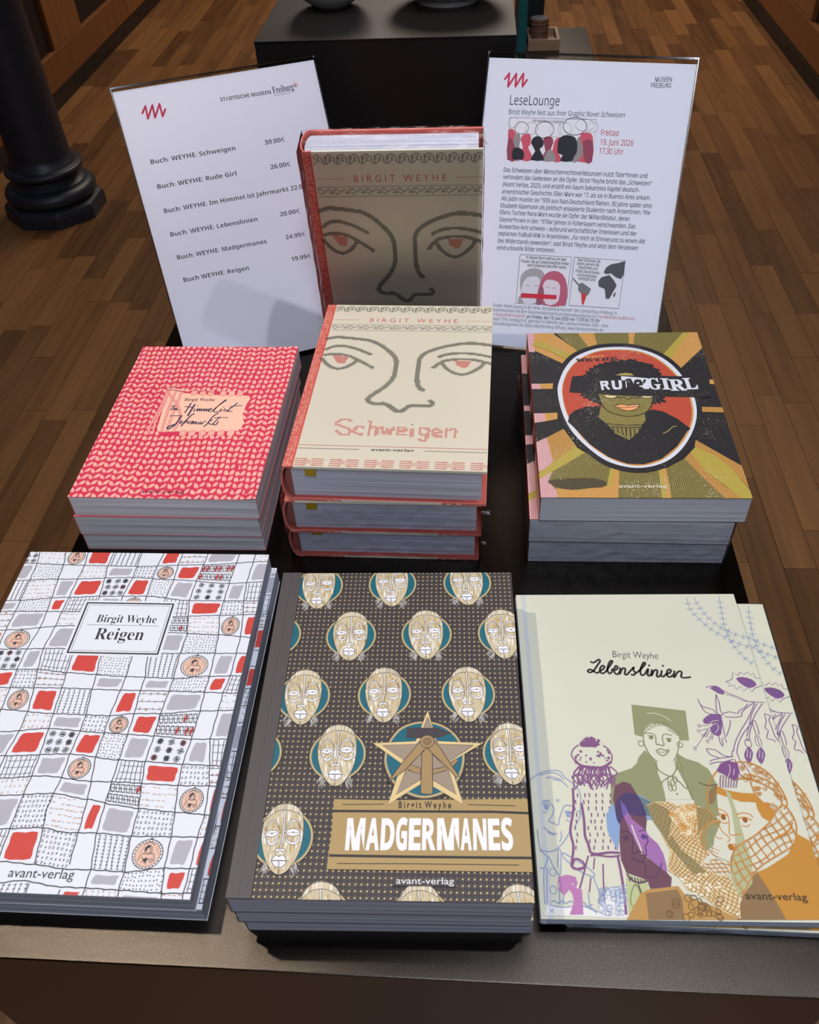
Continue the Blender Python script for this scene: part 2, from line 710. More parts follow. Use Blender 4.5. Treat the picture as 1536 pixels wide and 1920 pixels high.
b = MB()
b.box((XL - .1, YN - .1, ZC), (XR + .1, YB + .1, ZC + .1))
structure(b, 'ceiling', M['plaster'])
for nm, a, c in (('wall_left', (XL - .14, YN, ZF), (XL - .04, YB, ZC)), ('wall_right', (XR + .04, YN, ZF), (XR + .14, YB, ZC)),
                 ('wall_back', (XL - .1, YB, ZF), (XR + .1, YB + .1, ZC)), ('wall_front', (XL - .1, YN - .1, ZF), (XR + .1, YN, ZC))):
    b = MB()
    b.box(a, c)
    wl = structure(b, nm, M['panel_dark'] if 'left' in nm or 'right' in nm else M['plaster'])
    if nm in ('wall_left', 'wall_right'):
        sx = -1 if nm == 'wall_left' else 1
        xa, xb = (XL - .04, XL) if sx < 0 else (XR, XR + .04)
        # bottom rail with joints, top rail, stiles, dark fielded panels set back behind them
        stiles = ([3.28, 4.0], [4.345, 5.3]) if sx < 0 else ()
        ys = [(-2.6, 0), (.355, 1.3), (1.655, 2.6), (2.64, 2.68)]
        openings = [(1.37, 2.33), (2.69, 3.995), (4.345, 5.6), (5.95, 7.2), (7.55, 8.8)] if sx < 0 else [(-.2, 1.1), (1.45, 2.42), (2.77, 4.125), (5.55, 6.8), (7.2, 8.5)]
        y = YN
        for (o0, o1) in openings:
            p = MB()
            p.box((xa, y + .001, -.605), (xb, o0, 1.6))
            p.build('wall_stile', M['panel_wood'], wl, bevel=.003, seg=1)
            p = MB()
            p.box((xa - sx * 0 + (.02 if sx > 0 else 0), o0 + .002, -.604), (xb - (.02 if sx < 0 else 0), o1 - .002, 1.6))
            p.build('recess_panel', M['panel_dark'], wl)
            y = o1
        p = MB()
        p.box((xa, y + .001, -.605), (xb, YB, 1.6))
        p.build('wall_stile', M['panel_wood'], wl, bevel=.003, seg=1)
        y = YN
        while y < YB:
            p = MB()
            p.box((xa, y + .001, -.738), (xb, min(y + 1.9, YB) - .001, -.606))
            p.build('wall_rail', M['panel_wood'], wl, bevel=.003, seg=1)
            y += 1.9
        b = MB()
        b.box((XL - .03, YN, ZF), (XL + .006, YB, -.74)) if sx < 0 else b.box((XR - .006, YN, ZF), (XR + .03, YB, -.74))
        structure(b, 'baseboard_left' if sx < 0 else 'baseboard_right', M['baseboard'])

# ---- cast iron column
col = empty('iron_column', (-1.476, 2.875, ZF))
tag(col, 'dark cast iron column with ringed round base on octagonal plinth', 'column', kind='thing')
b = MB()
b.lathe([(.172, 0), (.172, .035), (.166, .05), (.15, .056)], 8, phase=.5)
b.build('octagonal_plinth', M['iron'], col, bevel=.003)
b = MB()
pr = []
for a0 in range(0, 13):   # lower torus
    t = -math.pi / 2 + math.pi * a0 / 12
    pr.append((.122 + .032 * math.cos(t), .082 + .027 * math.sin(t)))
pr += [(.125, .112), (.116, .117), (.108, .124), (.106, .134), (.112, .142)]
b.lathe([(.12, .052)] + pr, 64)
b.build('base_moulding', M['iron'], col, smooth=True)
b = MB()
pr = [(.112, .143), (.124, .146)]
for a0 in range(0, 9):
    t = -math.pi / 2 + math.pi * a0 / 8
    pr.append((.120 + .012 * math.cos(t), .158 + .011 * math.sin(t)))
pr += [(.114, .172), (.112, .178), (.106, .184), (.101, .2)]
b.lathe(pr, 64)
b.build('neck_ring', M['iron'], col, smooth=True)
b = MB()
b.lathe([(.101, .2), (.0985, .3), (.09, 1.2), (.085, 3.19)], 64)
b.build('shaft', M['iron'], col, smooth=True)

# ================================================================== TABLE AND BACKGROUND THINGS
TX0, TX1, TY0, TY1 = -.348, .222, .1666, 1.955
tb = empty('display_table', (0, 0, ZF))
tag(tb, 'long black steel display table carrying all the books and signs', 'table')
b = MB()
b.box((TX0, TY0, .797), (TX1, TY1, .8))
b.build('table_top', M['steel'], tb, bevel=.0008)
b = MB()
b.box((TX0 + .018, TY0 + .006, .02), (TX1 - .006, TY0 + .018, .797))
b.build('front_panel', M['steel_side'], tb)
for sx in (0, 1):
    b = MB()
    x = TX0 + .018 if sx == 0 else TX1 - .018
    b.box((x, TY0 + .018, .02), (x + .012, TY1 - .05, .797))
    b.build('side_panel', M['steel_side'], tb)
b = MB()
b.box((TX0 + .018, TY1 - .05, .02), (TX1 - .006, TY1 - .038, .797))
b.build('rear_panel', M['steel_side'], tb)
b = MB()
b.box((TX0 + .07, TY0 + .03, 0), (TX1 - .07, TY1 - .06, .02))
b.build('foot_frame', M['panel_dark'], tb)

pl = empty('display_plinth', (-.2368, 1.0, 0))
tag(pl, 'matte black display block behind the signs carrying two ceramic vessels', 'plinth')
b = MB()
b.box((.0006, .0006, 0), (.2794, .2994, .2585))
b.build('block', M['plinth'], pl)
b = MB()
b.box((0, 0, .2585), (.28, .30, .26))
b.build('top_plate', M['plinth_top'], pl, bevel=.0004)

bw = empty('celadon_bowl', (-.1675, 1.129, .26))
tag(bw, 'pale grey green glazed ceramic bowl on the black block', 'bowl')
b = MB()
pr = [(.018, 0), (.022, .001), (.024, .003), (.033, .009), (.040, .018), (.045, .03), (.047, .042), (.046, .052), (.044, .053), (.044, .042), (.041, .028), (.034, .016), (.02, .008), (.0005, .006)]
b.lathe(pr, 56)
b.build('bowl_body', M['celadon'], bw, smooth=True)
b = MB()
b.lathe([(.0175, .0), (.0195, .0), (.0195, .0012), (.0175, .0012)], 40)
b.build('foot_ring', M['stoneware'], bw)

bw = empty('stoneware_dish', (-.0335, 1.1435, .26))
tag(bw, 'speckled cream stoneware dish on the right side of the black block', 'dish')
b = MB()
pr = [(.030, .002), (.036, .004), (.043, .008), (.056, .017), (.066, .028), (.07, .038), (.069, .040), (.064, .029), (.054, .019), (.04, .011), (.0005, .009)]
b.lathe(pr, 56)
b.build('dish_body', M['stoneware'], bw, smooth=True)
b = MB()
b.lathe([(.033, 0), (.038, 0), (.038, .005), (.033, .004)], 48)
b.build('foot_ring', M['celadon'], bw)

tl = empty('teal_book', (.0785, 1.80, 0))
tag(tl, 'teal cloth book standing upright on the table right of the black block', 'book')
b = MB()
b.box((0, 0, 0), (.003, .17, .25))
b.build('front_cover', M['teal'], tl, bevel=.0008)
b = MB()
b.box((.0145, 0, 0), (.0175, .17, .25))
b.build('back_cover', M['teal'], tl, bevel=.0008)
b = MB()
b.box((.003, .001, 0), (.0145, .004, .25))
b.build('spine', M['teal'], tl)
b = MB()
b.box((.0032, .0042, .003), (.0143, .166, .247))
b.build('page_block', pages_mat('teal_pages', (190, 186, 180)), tl)

bk = empty('black_box', (.1, 1.905, 0))
tag(bk, 'tall black box on the table behind the wooden tray', 'box')
b = MB()
b.box((0, 0, 0), (.033, .04, .2))
b.build('box_body', M['black_card'], bk, bevel=.001)
b = MB()
b.box((-.0008, -.0008, .17), (.0338, .0408, .2012))
b.build('box_lid', M['black_card'], bk, bevel=.0008)

tr = empty('wooden_tray', (.100, 1.812, 0))
tag(tr, 'small beech wood tray at the far end of the table beside the teal book', 'tray')
b = MB()
b.box((.003, .003, 0), (.057, .077, .008))
b.build('tray_floor', M['tray_wood'], tr)
for a, c in (((0, 0, 0), (.06, .007, .02)), ((0, .073, 0), (.06, .08, .02)), ((0, .007, 0), (.006, .073, .02)), ((.054, .007, 0), (.06, .073, .02))):
    b = MB()
    b.box(a, c)
    b.build('tray_rim', M['tray_wood'], tr, bevel=.0008)
for k in range(7):
    r_ = empty('pocket_disc', (.1215 + .0006 * math.sin(k * 2), 1.848 + .0005 * math.cos(k * 3), .0081 + k * .0058))
    lab = ['lowest brown disc in the stack on the wooden tray', 'second brown disc from the bottom of the stack in the wooden tray', 'third brown disc from the bottom of the stack in the wooden tray', 'middle brown disc of the stack in the wooden tray', 'brown disc two below the topmost one in the wooden tray', 'brown disc just under the shiny topmost one in the wooden tray', 'topmost disc with shiny face on the stack in the wooden tray'][k]
    tag(r_, lab, 'disc', 'stacked round discs in the wooden tray')
    b = MB()
    b.lathe([(.0165, 0), (.0178, .0008), (.0178, .0045), (.0165, .0052)], 36)
    b.build('disc_rim', M['disc_edge'], r_)
    b = MB()
    b.lathe([(.0155, .0051), (.0155, .0057)], 36)
    b.build('disc_face', M['disc_top'] if k == 6 else M['disc_edge'], r_)

# ================================================================== BOOKS
PAGES = {k: pages_mat('pages_' + k, c, d, s) for k, (c, d, s) in {
    'cool': ((196, 200, 214), .6, 1500), 'himmel': ((226, 224, 228), .55, 700), 'reigen': ((180, 184, 200), .5, 1300), 'schweigen': ((212, 214, 230), .55, 1100)}.items()}
WHITE = (238, 238, 240)


def frame_of(x, y, z, deg):
    a = R(deg)
    return Vector((x, y, z)), Vector((math.cos(a), math.sin(a), 0)), Vector((-math.sin(a), math.cos(a), 0))


def film_shell(W, H, T, parent, g=.0006, name='shrink_wrap', ears=True):
    """wrinkled clear film around the book"""
    b = MB()
    nu, nv = 40, 8
    rr = random.Random(int(W * 1e5) + int(T * 1e5))

    def ring(z, out):
        pts = []
        for i in range(4 * nu):
            s_, t = divmod(i, nu)
            t /= nu
            P = [(t * W, 0), (W, t * H), (W - t * W, H), (0, H - t * H)][s_]
            N_ = [(0, -1), (1, 0), (0, 1), (-1, 0)][s_]
            j = noise.noise(Vector((P[0] * 90, P[1] * 90, z * 260))) * out + out
            if t == 0:
                N_ = (N_[0] - .0, N_[1])
            pts.append((P[0] + N_[0] * (g + j), P[1] + N_[1] * (g + j), z))
        return pts
    rows = [ring(T * k / nv, .0006) for k in range(nv + 1)]
    n = 4 * nu
    b.v = [p for r_ in rows for p in r_]
    b.f = [(j * n + i, j * n + (i + 1) % n, (j + 1) * n + (i + 1) % n, (j + 1) * n + i) for j in range(nv) for i in range(n)]
    b.m = [0] * len(b.f)
    return b.build(name, M['film'], parent, smooth=True)


def film_top(W, H, T, parent, name='shrink_wrap_top', dz=.0006):
    b = MB()
    nx, ny = 30, 40
    for j in range(ny + 1):
        for i in range(nx + 1):
            x, y = W * i / nx, H * j / ny
            e = min(i, nx - i, j, ny - j)
            b.v.append((x, y, T + dz + .0006 * abs(noise.noise(Vector((x * 60, y * 60, 1)))) * (2.0 if e < 4 else .3)))
    for j in range(ny):
        for i in range(nx):
            k = j * (nx + 1) + i
            b.f.append((k, k + 1, k + nx + 2, k + nx + 1))
    b.m = [0] * len(b.f)
    return b.build(name, M['film_flat'], parent, smooth=True)


def slab(W, H, z0, z1, deform=None, nx=1, ny=1):
    """thin sheet, optionally curved, as a closed mesh"""
    b = MB()
    for top in (0, 1):
        for j in range(ny + 1):
            for i in range(nx + 1):
                x, y = W * i / nx, H * j / ny
                b.v.append((x, y, (z1 if top else z0) + (deform(x * 1000, y * 1000) if deform else 0)))
    n = (nx + 1) * (ny + 1)
    for j in range(ny):
        for i in range(nx):
            k = j * (nx + 1) + i
            b.f.append((k, k + nx + 1, k + nx + 2, k + 1))
            b.f.append((n + k, n + k + 1, n + k + nx + 2, n + k + nx + 1))
    edge = [j for j in range(nx + 1)] + [(j + 1) * (nx + 1) + nx for j in range(ny)] + [ny * (nx + 1) + nx - 1 - i for i in range(nx)] + [(ny - 1 - j) * (nx + 1) for j in range(ny - 1)]
    for a, c in zip(edge, edge[1:] + edge[:1]):
        b.f.append((a, c, n + c, n + a))
    b.m = [0] * len(b.f)
    return b


def paperback(name, label, W, H, T, cover_m, spine_m, pages, art=None, spine_art=None, back_m=None, group=None, deform=None, inner_m=None, ct=.0004, round_spine=0):
    root = empty(name)
    tag(root, label, 'book', group)
    b = slab(W, H, T - ct, T, deform, 24 if deform else 1, 24 if deform else 1)
    fc = b.build('front_cover', cover_m, root)
    if inner_m:
        b = slab(W - .0004, H - .0004, T - ct - .00012, T - ct - .00002, deform, 24, 24)
        b.build('inside_cover', inner_m, root)
    if art:
        art.build('cover_print', art.mat, fc, deform=deform, z0=T + .00002)
    b = MB()
    b.box((ct, .0003, ct), (W - .0003, H - .0003, T - ct - .0001))
    b.build('page_block', pages, root)
    b = MB()
    b.box((0, 0, 0), (W, H, ct))
    b.build('back_cover', back_m or cover_m, root)
    b = MB()
    b.box((-.0001, 0, ct), (ct - .0001, H, T - ct))
    sp = b.build('spine', spine_m, root)
    if spine_art:
        o = spine_art.build('spine_print', spine_art.mat, sp, z0=0)
        o.matrix_local = Matrix(((0, 0, -1, -.00012), (0, 1, 0, 0), (1, 0, 0, 0), (0, 0, 0, 1)))
    return root


def place(o, x, y, z, deg):
    o.location = (x, y, z)
    o.rotation_euler = (0, 0, R(deg))
    return o

# ================================================================== COVER PRINTS
BOOK = {  # near-left corner x, y, height of the cover, turn in degrees, width, depth (metres)
    'madgermanes': (-.1327, .1848, .0585, 1.56, .1704, .2397),
    'reigen': (-.3588, .1918, .0343, .22, .1986, .2728),
    'lebenslinien': (.0442, .1971, .0156, 1.73, .1684, .2460),
    'schweigen': (-.1441, .4894, .1085, -1.70, .1567, .2322),
    'himmel': (-.3305, .4986, .0647, -.60, .1575, .2186),
    'rude': (.0546, .4899, .0777, .43, .1603, .2289)}


def sheet_for(key):
    x, y, z, a, W, H = BOOK[key]
    o, ex, ey = frame_of(x, y, z, a)
    return Sheet(W * 1000, H * 1000, o, ex, ey)


def inside(p, poly):
    c = False
    for i in range(len(poly)):
        a, b = poly[i - 1], poly[i]
        if (a[1] > p[1]) != (b[1] > p[1]) and p[0] < (b[0] - a[0]) * (p[1] - a[1]) / (b[1] - a[1]) + a[0]:
            c = not c
    return c


def near(p, line, d):
    for a, b in zip(line, line[1:]):
        vx, vy = b[0] - a[0], b[1] - a[1]
        L = vx * vx + vy * vy or 1e-9
        t = max(0, min(1, ((p[0] - a[0]) * vx + (p[1] - a[1]) * vy) / L))
        if (p[0] - a[0] - vx * t) ** 2 + (p[1] - a[1] - vy * t) ** 2 < d * d:
            return True
    return False


def xstitch(s, x, y, h, wd, col, kind='X'):
    if kind != '\\':
        s.line([(x - h, y - h), (x + h, y + h)], wd, col)
    if kind != '/':
        s.line([(x - h, y + h), (x + h, y - h)], wd, col)


def xfill(s, line, half, pitch, wd, col):
    line = catmull(line, 4)
    x0, x1 = min(p[0] for p in line) - half, max(p[0] for p in line) + half
    y0, y1 = min(p[1] for p in line) - half, max(p[1] for p in line) + half
    for j in range(int(y0 / pitch) - 1, int(y1 / pitch) + 2):
        for i in range(int(x0 / pitch) - 1, int(x1 / pitch) + 2):
            p = ((i + .5) * pitch, (j + .5) * pitch)
            if near(p, line, half):
                xstitch(s, p[0], p[1], pitch * .56, wd, col)


def bitmap_row(s, rows, v, u0, u1, pitch, wd, col):
    n = len(rows[0])
    i = 0
    while u0 + i * pitch < u1:
        for r_, row in enumerate(rows):
            if row[i % n] != '.':
                xstitch(s, u0 + (i + .5) * pitch, v - r_ * pitch, pitch * .55, wd, col, row[i % n])
        i += 1


# ---------------------------------------------------------------- Schweigen
def art_schweigen():
    s = sheet_for('schweigen')
    s.mat = ink_mat('print_stitched', .6, .3, fibre=.35)
    W, H = s.W, s.H
    cream, blk, red = (214, 204, 184), (60, 62, 50), (196, 84, 76)
    s.rect(0, 0, W, H, cream)
    s.at(500, 550, .29948)
    s.up()
    s.rect(0, 0, 8.3, H, (205, 92, 80))
    s.up()
    rr = random.Random(3)
    y = 1
    while y < H:      # white crosses on the red cloth spine
        for k in range(3):
            if rr.random() < .75:
                xstitch(s, 1.3 + k * 2.2 + rr.uniform(-.3, .3), y + rr.uniform(-.3, .3), .8, .22, (240, 205, 190), rr.choice('X/\\X'))
        y += 1.9
    V = lambda y_, x_=900: s.pix((x_, y_))[1]
    tv = H - 3.2
    bitmap_row(s, ['.XXX....', 'X...X..X', 'X.XX.X.X', 'X.X..X.X', '..XX.X.X', '.X...X.X', 'X.....XX'], tv, 9.5, W, 1.35, .36, blk)
    p0, p1 = s.pix((645, 178)), s.pix((1195, 188))
    v0 = (p0[1] + p1[1]) / 2
    s.text('B I R G I T   W E Y H E', (p0[0], v0), (p1[0], v0), 9.6, red, bold=-.004)
    s.line([(9.5, v0 + 3.2), (s.pix((590, 152))[0], v0 + 3.2)], .45, red)
    s.line([(s.pix((1250, 168))[0], v0 + 3.2), (W, v0 + 3.2)], .45, red)
    vb = v0 - 4.6
    i = 0
    while 9.5 + i * 1.15 < W:
        for vv in (vb, vb - 9.6):
            s.line([(9.5 + i * 1.15, vv - .5), (9.5 + i * 1.15 + 1.3, vv + .6)], .3, blk)
        i += 1
    bitmap_row(s, ['XXX....X...', '...X..X.X.X', 'X...XX...X.', '.X.X....XXX', '..X........'], vb - 2.2, 9.5, W, 1.3, .36, blk)
    T = [
        [(385, 285), (440, 274), (520, 280), (590, 287), (650, 297), (710, 322), (760, 357), (797, 392), (812, 430), (805, 490), (785, 540), (740, 585), (680, 625), (635, 658), (642, 682), (690, 692), (730, 690), (770, 707), (805, 733), (835, 740), (860, 728), (900, 703), (960, 706), (1020, 705), (1037, 688), (1025, 675)],
        [(370, 352), (420, 333), (480, 329), (540, 341), (600, 361), (650, 382)],
        [(365, 385), (420, 380), (480, 384), (530, 397), (570, 416), (620, 441), (660, 465)],
        [(345, 408), (385, 450), (430, 470), (480, 468), (530, 447), (565, 422)],
        [(975, 605), (948, 580), (943, 520), (955, 440), (967, 398), (1010, 367), (1080, 343), (1150, 327), (1230, 315), (1310, 314), (1405, 326)],
        [(1080, 397), (1140, 381), (1220, 375), (1300, 380), (1360, 390), (1405, 400)],
        [(1045, 465), (1090, 433), (1130, 420), (1200, 413), (1290, 415), (1360, 430), (1405, 442)],
        [(1102, 442), (1130, 475), (1180, 500), (1230, 508), (1290, 491), (1340, 462), (1365, 436)]]
    for k, t in enumerate(T):
        xfill(s, s.pp(t), 2.1 if k in (0, 4) else 1.75, 1.3, .4, blk)
    for t in ([(410, 388), (515, 396), (490, 437), (445, 437)], [(1175, 422), (1285, 422), (1258, 462), (1228, 470), (1192, 452)]):
        pg = s.pp(t)
        for j in range(int(H / 1.3)):
            for i in range(int(W / 1.3)):
                p = ((i + .5) * 1.3, (j + .5) * 1.3)
                if inside(p, pg):
                    xstitch(s, p[0], p[1], .72, .4, red)
    L = [[(535, 797), (490, 790), (450, 797), (438, 818), (475, 835), (515, 850), (525, 868), (500, 885), (460, 880), (432, 862)],
         [(610, 838), (572, 836), (550, 855), (557, 877), (602, 882)],
         [(650, 800), (645, 840), (638, 885)], [(648, 842), (680, 835), (692, 850), (685, 885)],
         [(720, 838), (735, 880), (757, 848), (768, 884), (795, 840)],
         [(822, 864), (868, 862), (865, 845), (840, 838), (820, 857), (827, 882), (870, 887)],
         [(910, 848), (905, 892)],
         [(1012, 850), (972, 845), (955, 868), (975, 888), (1005, 880)], [(1014, 850), (1004, 905), (978, 925), (950, 912)],
         [(1040, 875), (1085, 873), (1085, 855), (1060, 848), (1038, 863), (1047, 890), (1090, 895)],
         [(1130, 848), (1122, 895)], [(1130, 860), (1165, 850), (1185, 862), (1178, 898)]]
    for t in L:
        xfill(s, s.pp(t), 1.25, 1.75, .42, red)
    p = s.pix((912, 822))
    xstitch(s, p[0], p[1], .9, .35, blk)
    v = (s.pix((600, 955))[1] + s.pix((1300, 978))[1]) / 2
    s.line([(8.8 + i * .6, v + .5 * math.sin(i * 1.57)) for i in range(int((W - 9) / .6))], .3, red)
    s.line([(8.8 + i * .6, v - .5 * math.sin(i * 1.57)) for i in range(int((W - 9) / .6))], .3, red)
    v2 = v - 3.9
    for a, b in ((9, s.pix((582, 997))[0]), (s.pix((985, 1010))[0], W)):
        for sg in (1, -1):
            s.line([(a + i * .6, v2 + sg * .45 * math.sin(i * 1.57)) for i in range(int((b - a) / .6))], .28, blk)
    s.text('avant-verlag', (s.pix((650, 1005))[0], v2 - 1.2), (s.pix((920, 1012))[0], v2 - 1.2), 4.6, blk, bold=.02)
    rows = ['X.XXXXX.X.......', '.X.....X.X.XXXX.', '..X.XXX.X.X....X', '.X.X...X.X.XXXX.', 'X.XXXXX.X..X....']
    for k in range(4):
        vv = 9.2 - k * 2.35
        u = 9
        while u < W:
            for sg in (1, -1):
                s.line([(u + i * .7, vv + sg * .5 * math.sin(i * 1.57)) for i in range(14)], .42, red)
            u += 13.5
    u = 15
    while u < W + 12:
        s.line([(u, 10.2), (u + 9, .8)], .35, red)
        s.line([(u + 9, 10.2), (u, .8)], .35, red)
        s.line([(u + 2.2, 10.2), (u + 11.2, .8)], .3, red)
        u += 27
    return s


# ---------------------------------------------------------------- knitted cover
def art_himmel():
    s = sheet_for('himmel')
    s.mat = ink_mat('print_knitted', .55, .3)
    W, H = s.W, s.H
    red, pale, deep = (214, 52, 84), (252, 190, 168), (190, 36, 70)
    s.grid(red)
    s.up()
    rr = random.Random(11)
    s.at(270, 710, 220 / 1536)
    hole = s.pp([(290, 130), (560, 170), (980, 215), (1390, 215), (1370, 300), (1230, 690), (440, 690), (130, 690)])
    row_h = 7.7
    for r_ in range(-1, int(H / row_h) + 2):
        for c in range(-1, int(W / 5.2) + 2):
            x = c * 5.2 + 1.2 * math.sin(r_ * .6 + c * .25) + rr.uniform(-.25, .25)
            y = r_ * row_h + 1.6 * math.sin(c * .32 + r_ * .15) + (1.0 if c % 2 else 0) + rr.uniform(-.3, .3)
            if inside((x, y), hole) or inside((x, y + 2.5), hole) or inside((x, y - 2), hole):
                continue
            sg = 1 if c % 2 else -1
            lean = sg * (.30 + .16 * math.sin(r_ * .4 + c * .1))
            a, b = 2.1 * rr.uniform(.85, 1.05), 3.7 * rr.uniform(.9, 1.05)
            pts = []
            for k in range(10):
                t = 2 * math.pi * k / 10
                ex_, ey_ = a * math.sin(t) * (1 - .18 * math.cos(t)), b * math.cos(t)
                pts.append((x + ex_ + ey_ * lean, y + ey_))
            s.convex(pts, (246, int(168 + 14 * rr.random()), int(156 + 14 * rr.random())))
            s.z += 1
            s.line(pts + [pts[0]], .2, deep)
            for k in range(5):   # engraving strokes rising from the foot of the stitch
                dx = (k - 2) * .72
                s.convex([(x - b * lean + dx * .5 - .22, y - b * .96), (x - b * lean + dx * .5 + .22, y - b * .96), (x - b * .2 * lean + dx, y - b * rr.uniform(.1, .45))], (214, 58, 82))
            s.convex([(x + b * lean * .9 - .5, y + b * .95), (x + b * lean * .9 + .5, y + b * .95), (x + b * lean * .4 + sg * .3, y + b * .45)], (224, 80, 96))
            s.z -= 1
    s.up(2)
    lab = s.pp([(330, 150), (540, 190), (980, 215), (1380, 225), (1345, 330), (1290, 480), (1235, 680), (430, 690), (180, 690), (200, 560), (260, 350)])
    s.poly(lab, (248, 196, 170), smooth=2)
    s.up()
    for x in (630, 745, 850, 1010, 1120, 1230):     # cast-off loops over and under the label
        p = s.pix((x + 30, 185 + (x - 630) * .02))
        s.oval(p[0], p[1], 3.2, 4.2, (250, 180, 160))
        s.ring(p[0], p[1], 3.2, 4.2, .35, deep)
        s.ring(p[0], p[1], 1.6, 2.4, .3, deep)
    for x in (500, 615, 755, 870, 995, 1125):
        p = s.pix((x + 10, 712))
        s.oval(p[0], p[1], 3.4, 4.4, (250, 182, 164))
        s.ring(p[0], p[1], 3.4, 4.4, .35, deep)
        s.ring(p[0], p[1], 1.7, 2.6, .3, deep)
    s.up()
    strands = [[(310, 150), (220, 360), (90, 600), (60, 700)], [(330, 150), (260, 340), (150, 560), (120, 700)], [(420, 160), (330, 380), (270, 560), (230, 700)],
               [(500, 170), (430, 330), (340, 560), (300, 700)], [(330, 150), (350, 230), (440, 340), (470, 450), (460, 560), (380, 700)], [(620, 60), (480, 80), (390, 120), (320, 140)]]
    for t in strands:
        q = s.pp(t)
        s.line(q, 2.0, (246, 168, 156), smooth=4)
        s.up()
        s.line([(a - 1.0, b) for a, b in q], .28, deep, smooth=4)
        s.line([(a + 1.0, b) for a, b in q], .28, deep, smooth=4)
        for k in range(26):
            t_ = k / 26 * (len(q) - 1)
            i = int(t_)
            f = t_ - i
            a, b = q[i][0] * (1 - f) + q[i + 1][0] * f, q[i][1] * (1 - f) + q[i + 1][1] * f
            s.line([(a - .6, b - .5), (a + .2, b + .4)], .16, (226, 104, 110))
    s.up()
    s.line(s.pp([(305, 128), (420, 140), (550, 158)]), 1.7, (250, 214, 190))
    s.line(s.pp([(305, 116), (420, 128), (550, 150)]), .3, (130, 60, 66))
    s.line(s.pp([(305, 140), (420, 150), (550, 166)]), .3, (130, 60, 66))
    s.oval(*s.pix((345, 128)), 1.4, .5, (150, 80, 80))
    s.line(s.pp([(640, 150), (800, 168), (935, 185)]), .55, (150, 90, 84))
    s.up()
    navy = (52, 52, 82)
    p, q = s.pix((525, 292)), s.pix((925, 295))
    s.text(alpha(SERIF_B, 'Birgit Weyhe'), p, q, 6.2, (110, 70, 84))

    def brush(pts, wd=.75):
        s.line(s.pp(pts), wd, navy, smooth=4, taper=False)
    for t, w_ in (
            ([(405, 345), (375, 385), (350, 415)], 1.1), ([(350, 365), (400, 352)], .5), ([(380, 415), (405, 385), (405, 415), (432, 385), (430, 415), (458, 405)], .8),
            ([(620, 320), (580, 380), (535, 450)], 1.2), ([(670, 335), (620, 410), (572, 490)], 1.6), ([(535, 365), (600, 372), (650, 378)], .9),
            ([(668, 388), (650, 425), (668, 428)], .9), ([(682, 425), (705, 392), (700, 425), (732, 392), (728, 425), (760, 392), (755, 428)], .9),
            ([(765, 425), (792, 395), (788, 427), (820, 395), (815, 427), (845, 398), (842, 430)], .9),
            ([(850, 412), (885, 402), (878, 390), (855, 405), (852, 430), (885, 430), (950, 375), (1040, 310), (1080, 285), (1060, 285), (980, 350), (915, 420), (930, 440), (985, 430)], .9),
            ([(985, 430), (1018, 395), (1000, 428), (1020, 430)], .8), ([(1030, 425), (1062, 395), (1068, 420), (1045, 432)], .8),
            ([(1075, 430), (1140, 385), (1225, 320)], 1.2), ([(1120, 400), (1100, 432), (1160, 425)], .9), ([(1115, 372), (1200, 358), (1290, 352)], .8),
            ([(330, 490), (400, 488), (485, 486)], .8), ([(495, 480), (450, 550), (400, 610), (330, 655), (305, 650), (320, 630), (400, 600)], 1.5),
            ([(470, 580), (500, 555), (478, 555), (462, 582), (490, 585), (510, 560)], .8),
            ([(665, 460), (620, 480), (540, 560), (485, 625)], 1.3), ([(530, 585), (570, 550), (572, 590), (600, 555)], .9),
            ([(600, 598), (622, 560), (640, 562), (618, 598), (655, 560), (648, 595), (685, 560), (680, 598), (712, 575)], .9),
            ([(760, 565), (725, 575), (722, 597), (755, 580), (750, 600), (790, 565), (815, 560)], .9),
            ([(975, 448), (900, 500), (830, 590), (778, 632)], 1.2), ([(900, 540), (850, 565), (870, 600), (905, 590)], 1.0),
            ([(1000, 500), (950, 545), (905, 595), (940, 605), (975, 560)], 1.1), ([(920, 515), (1010, 510), (1105, 512)], .8)):
        brush(t, w_)
    s.oval(*s.pix((705, 360)), .5, .7, navy)
    s.oval(*s.pix((1045, 375)), .5, .7, navy)
    s.at(100, 630, .3125)
    s.text('avant-verlag', s.pix((525, 942)), s.pix((785, 945)), 5.2, (120, 40, 60), bold=.012)
    return s


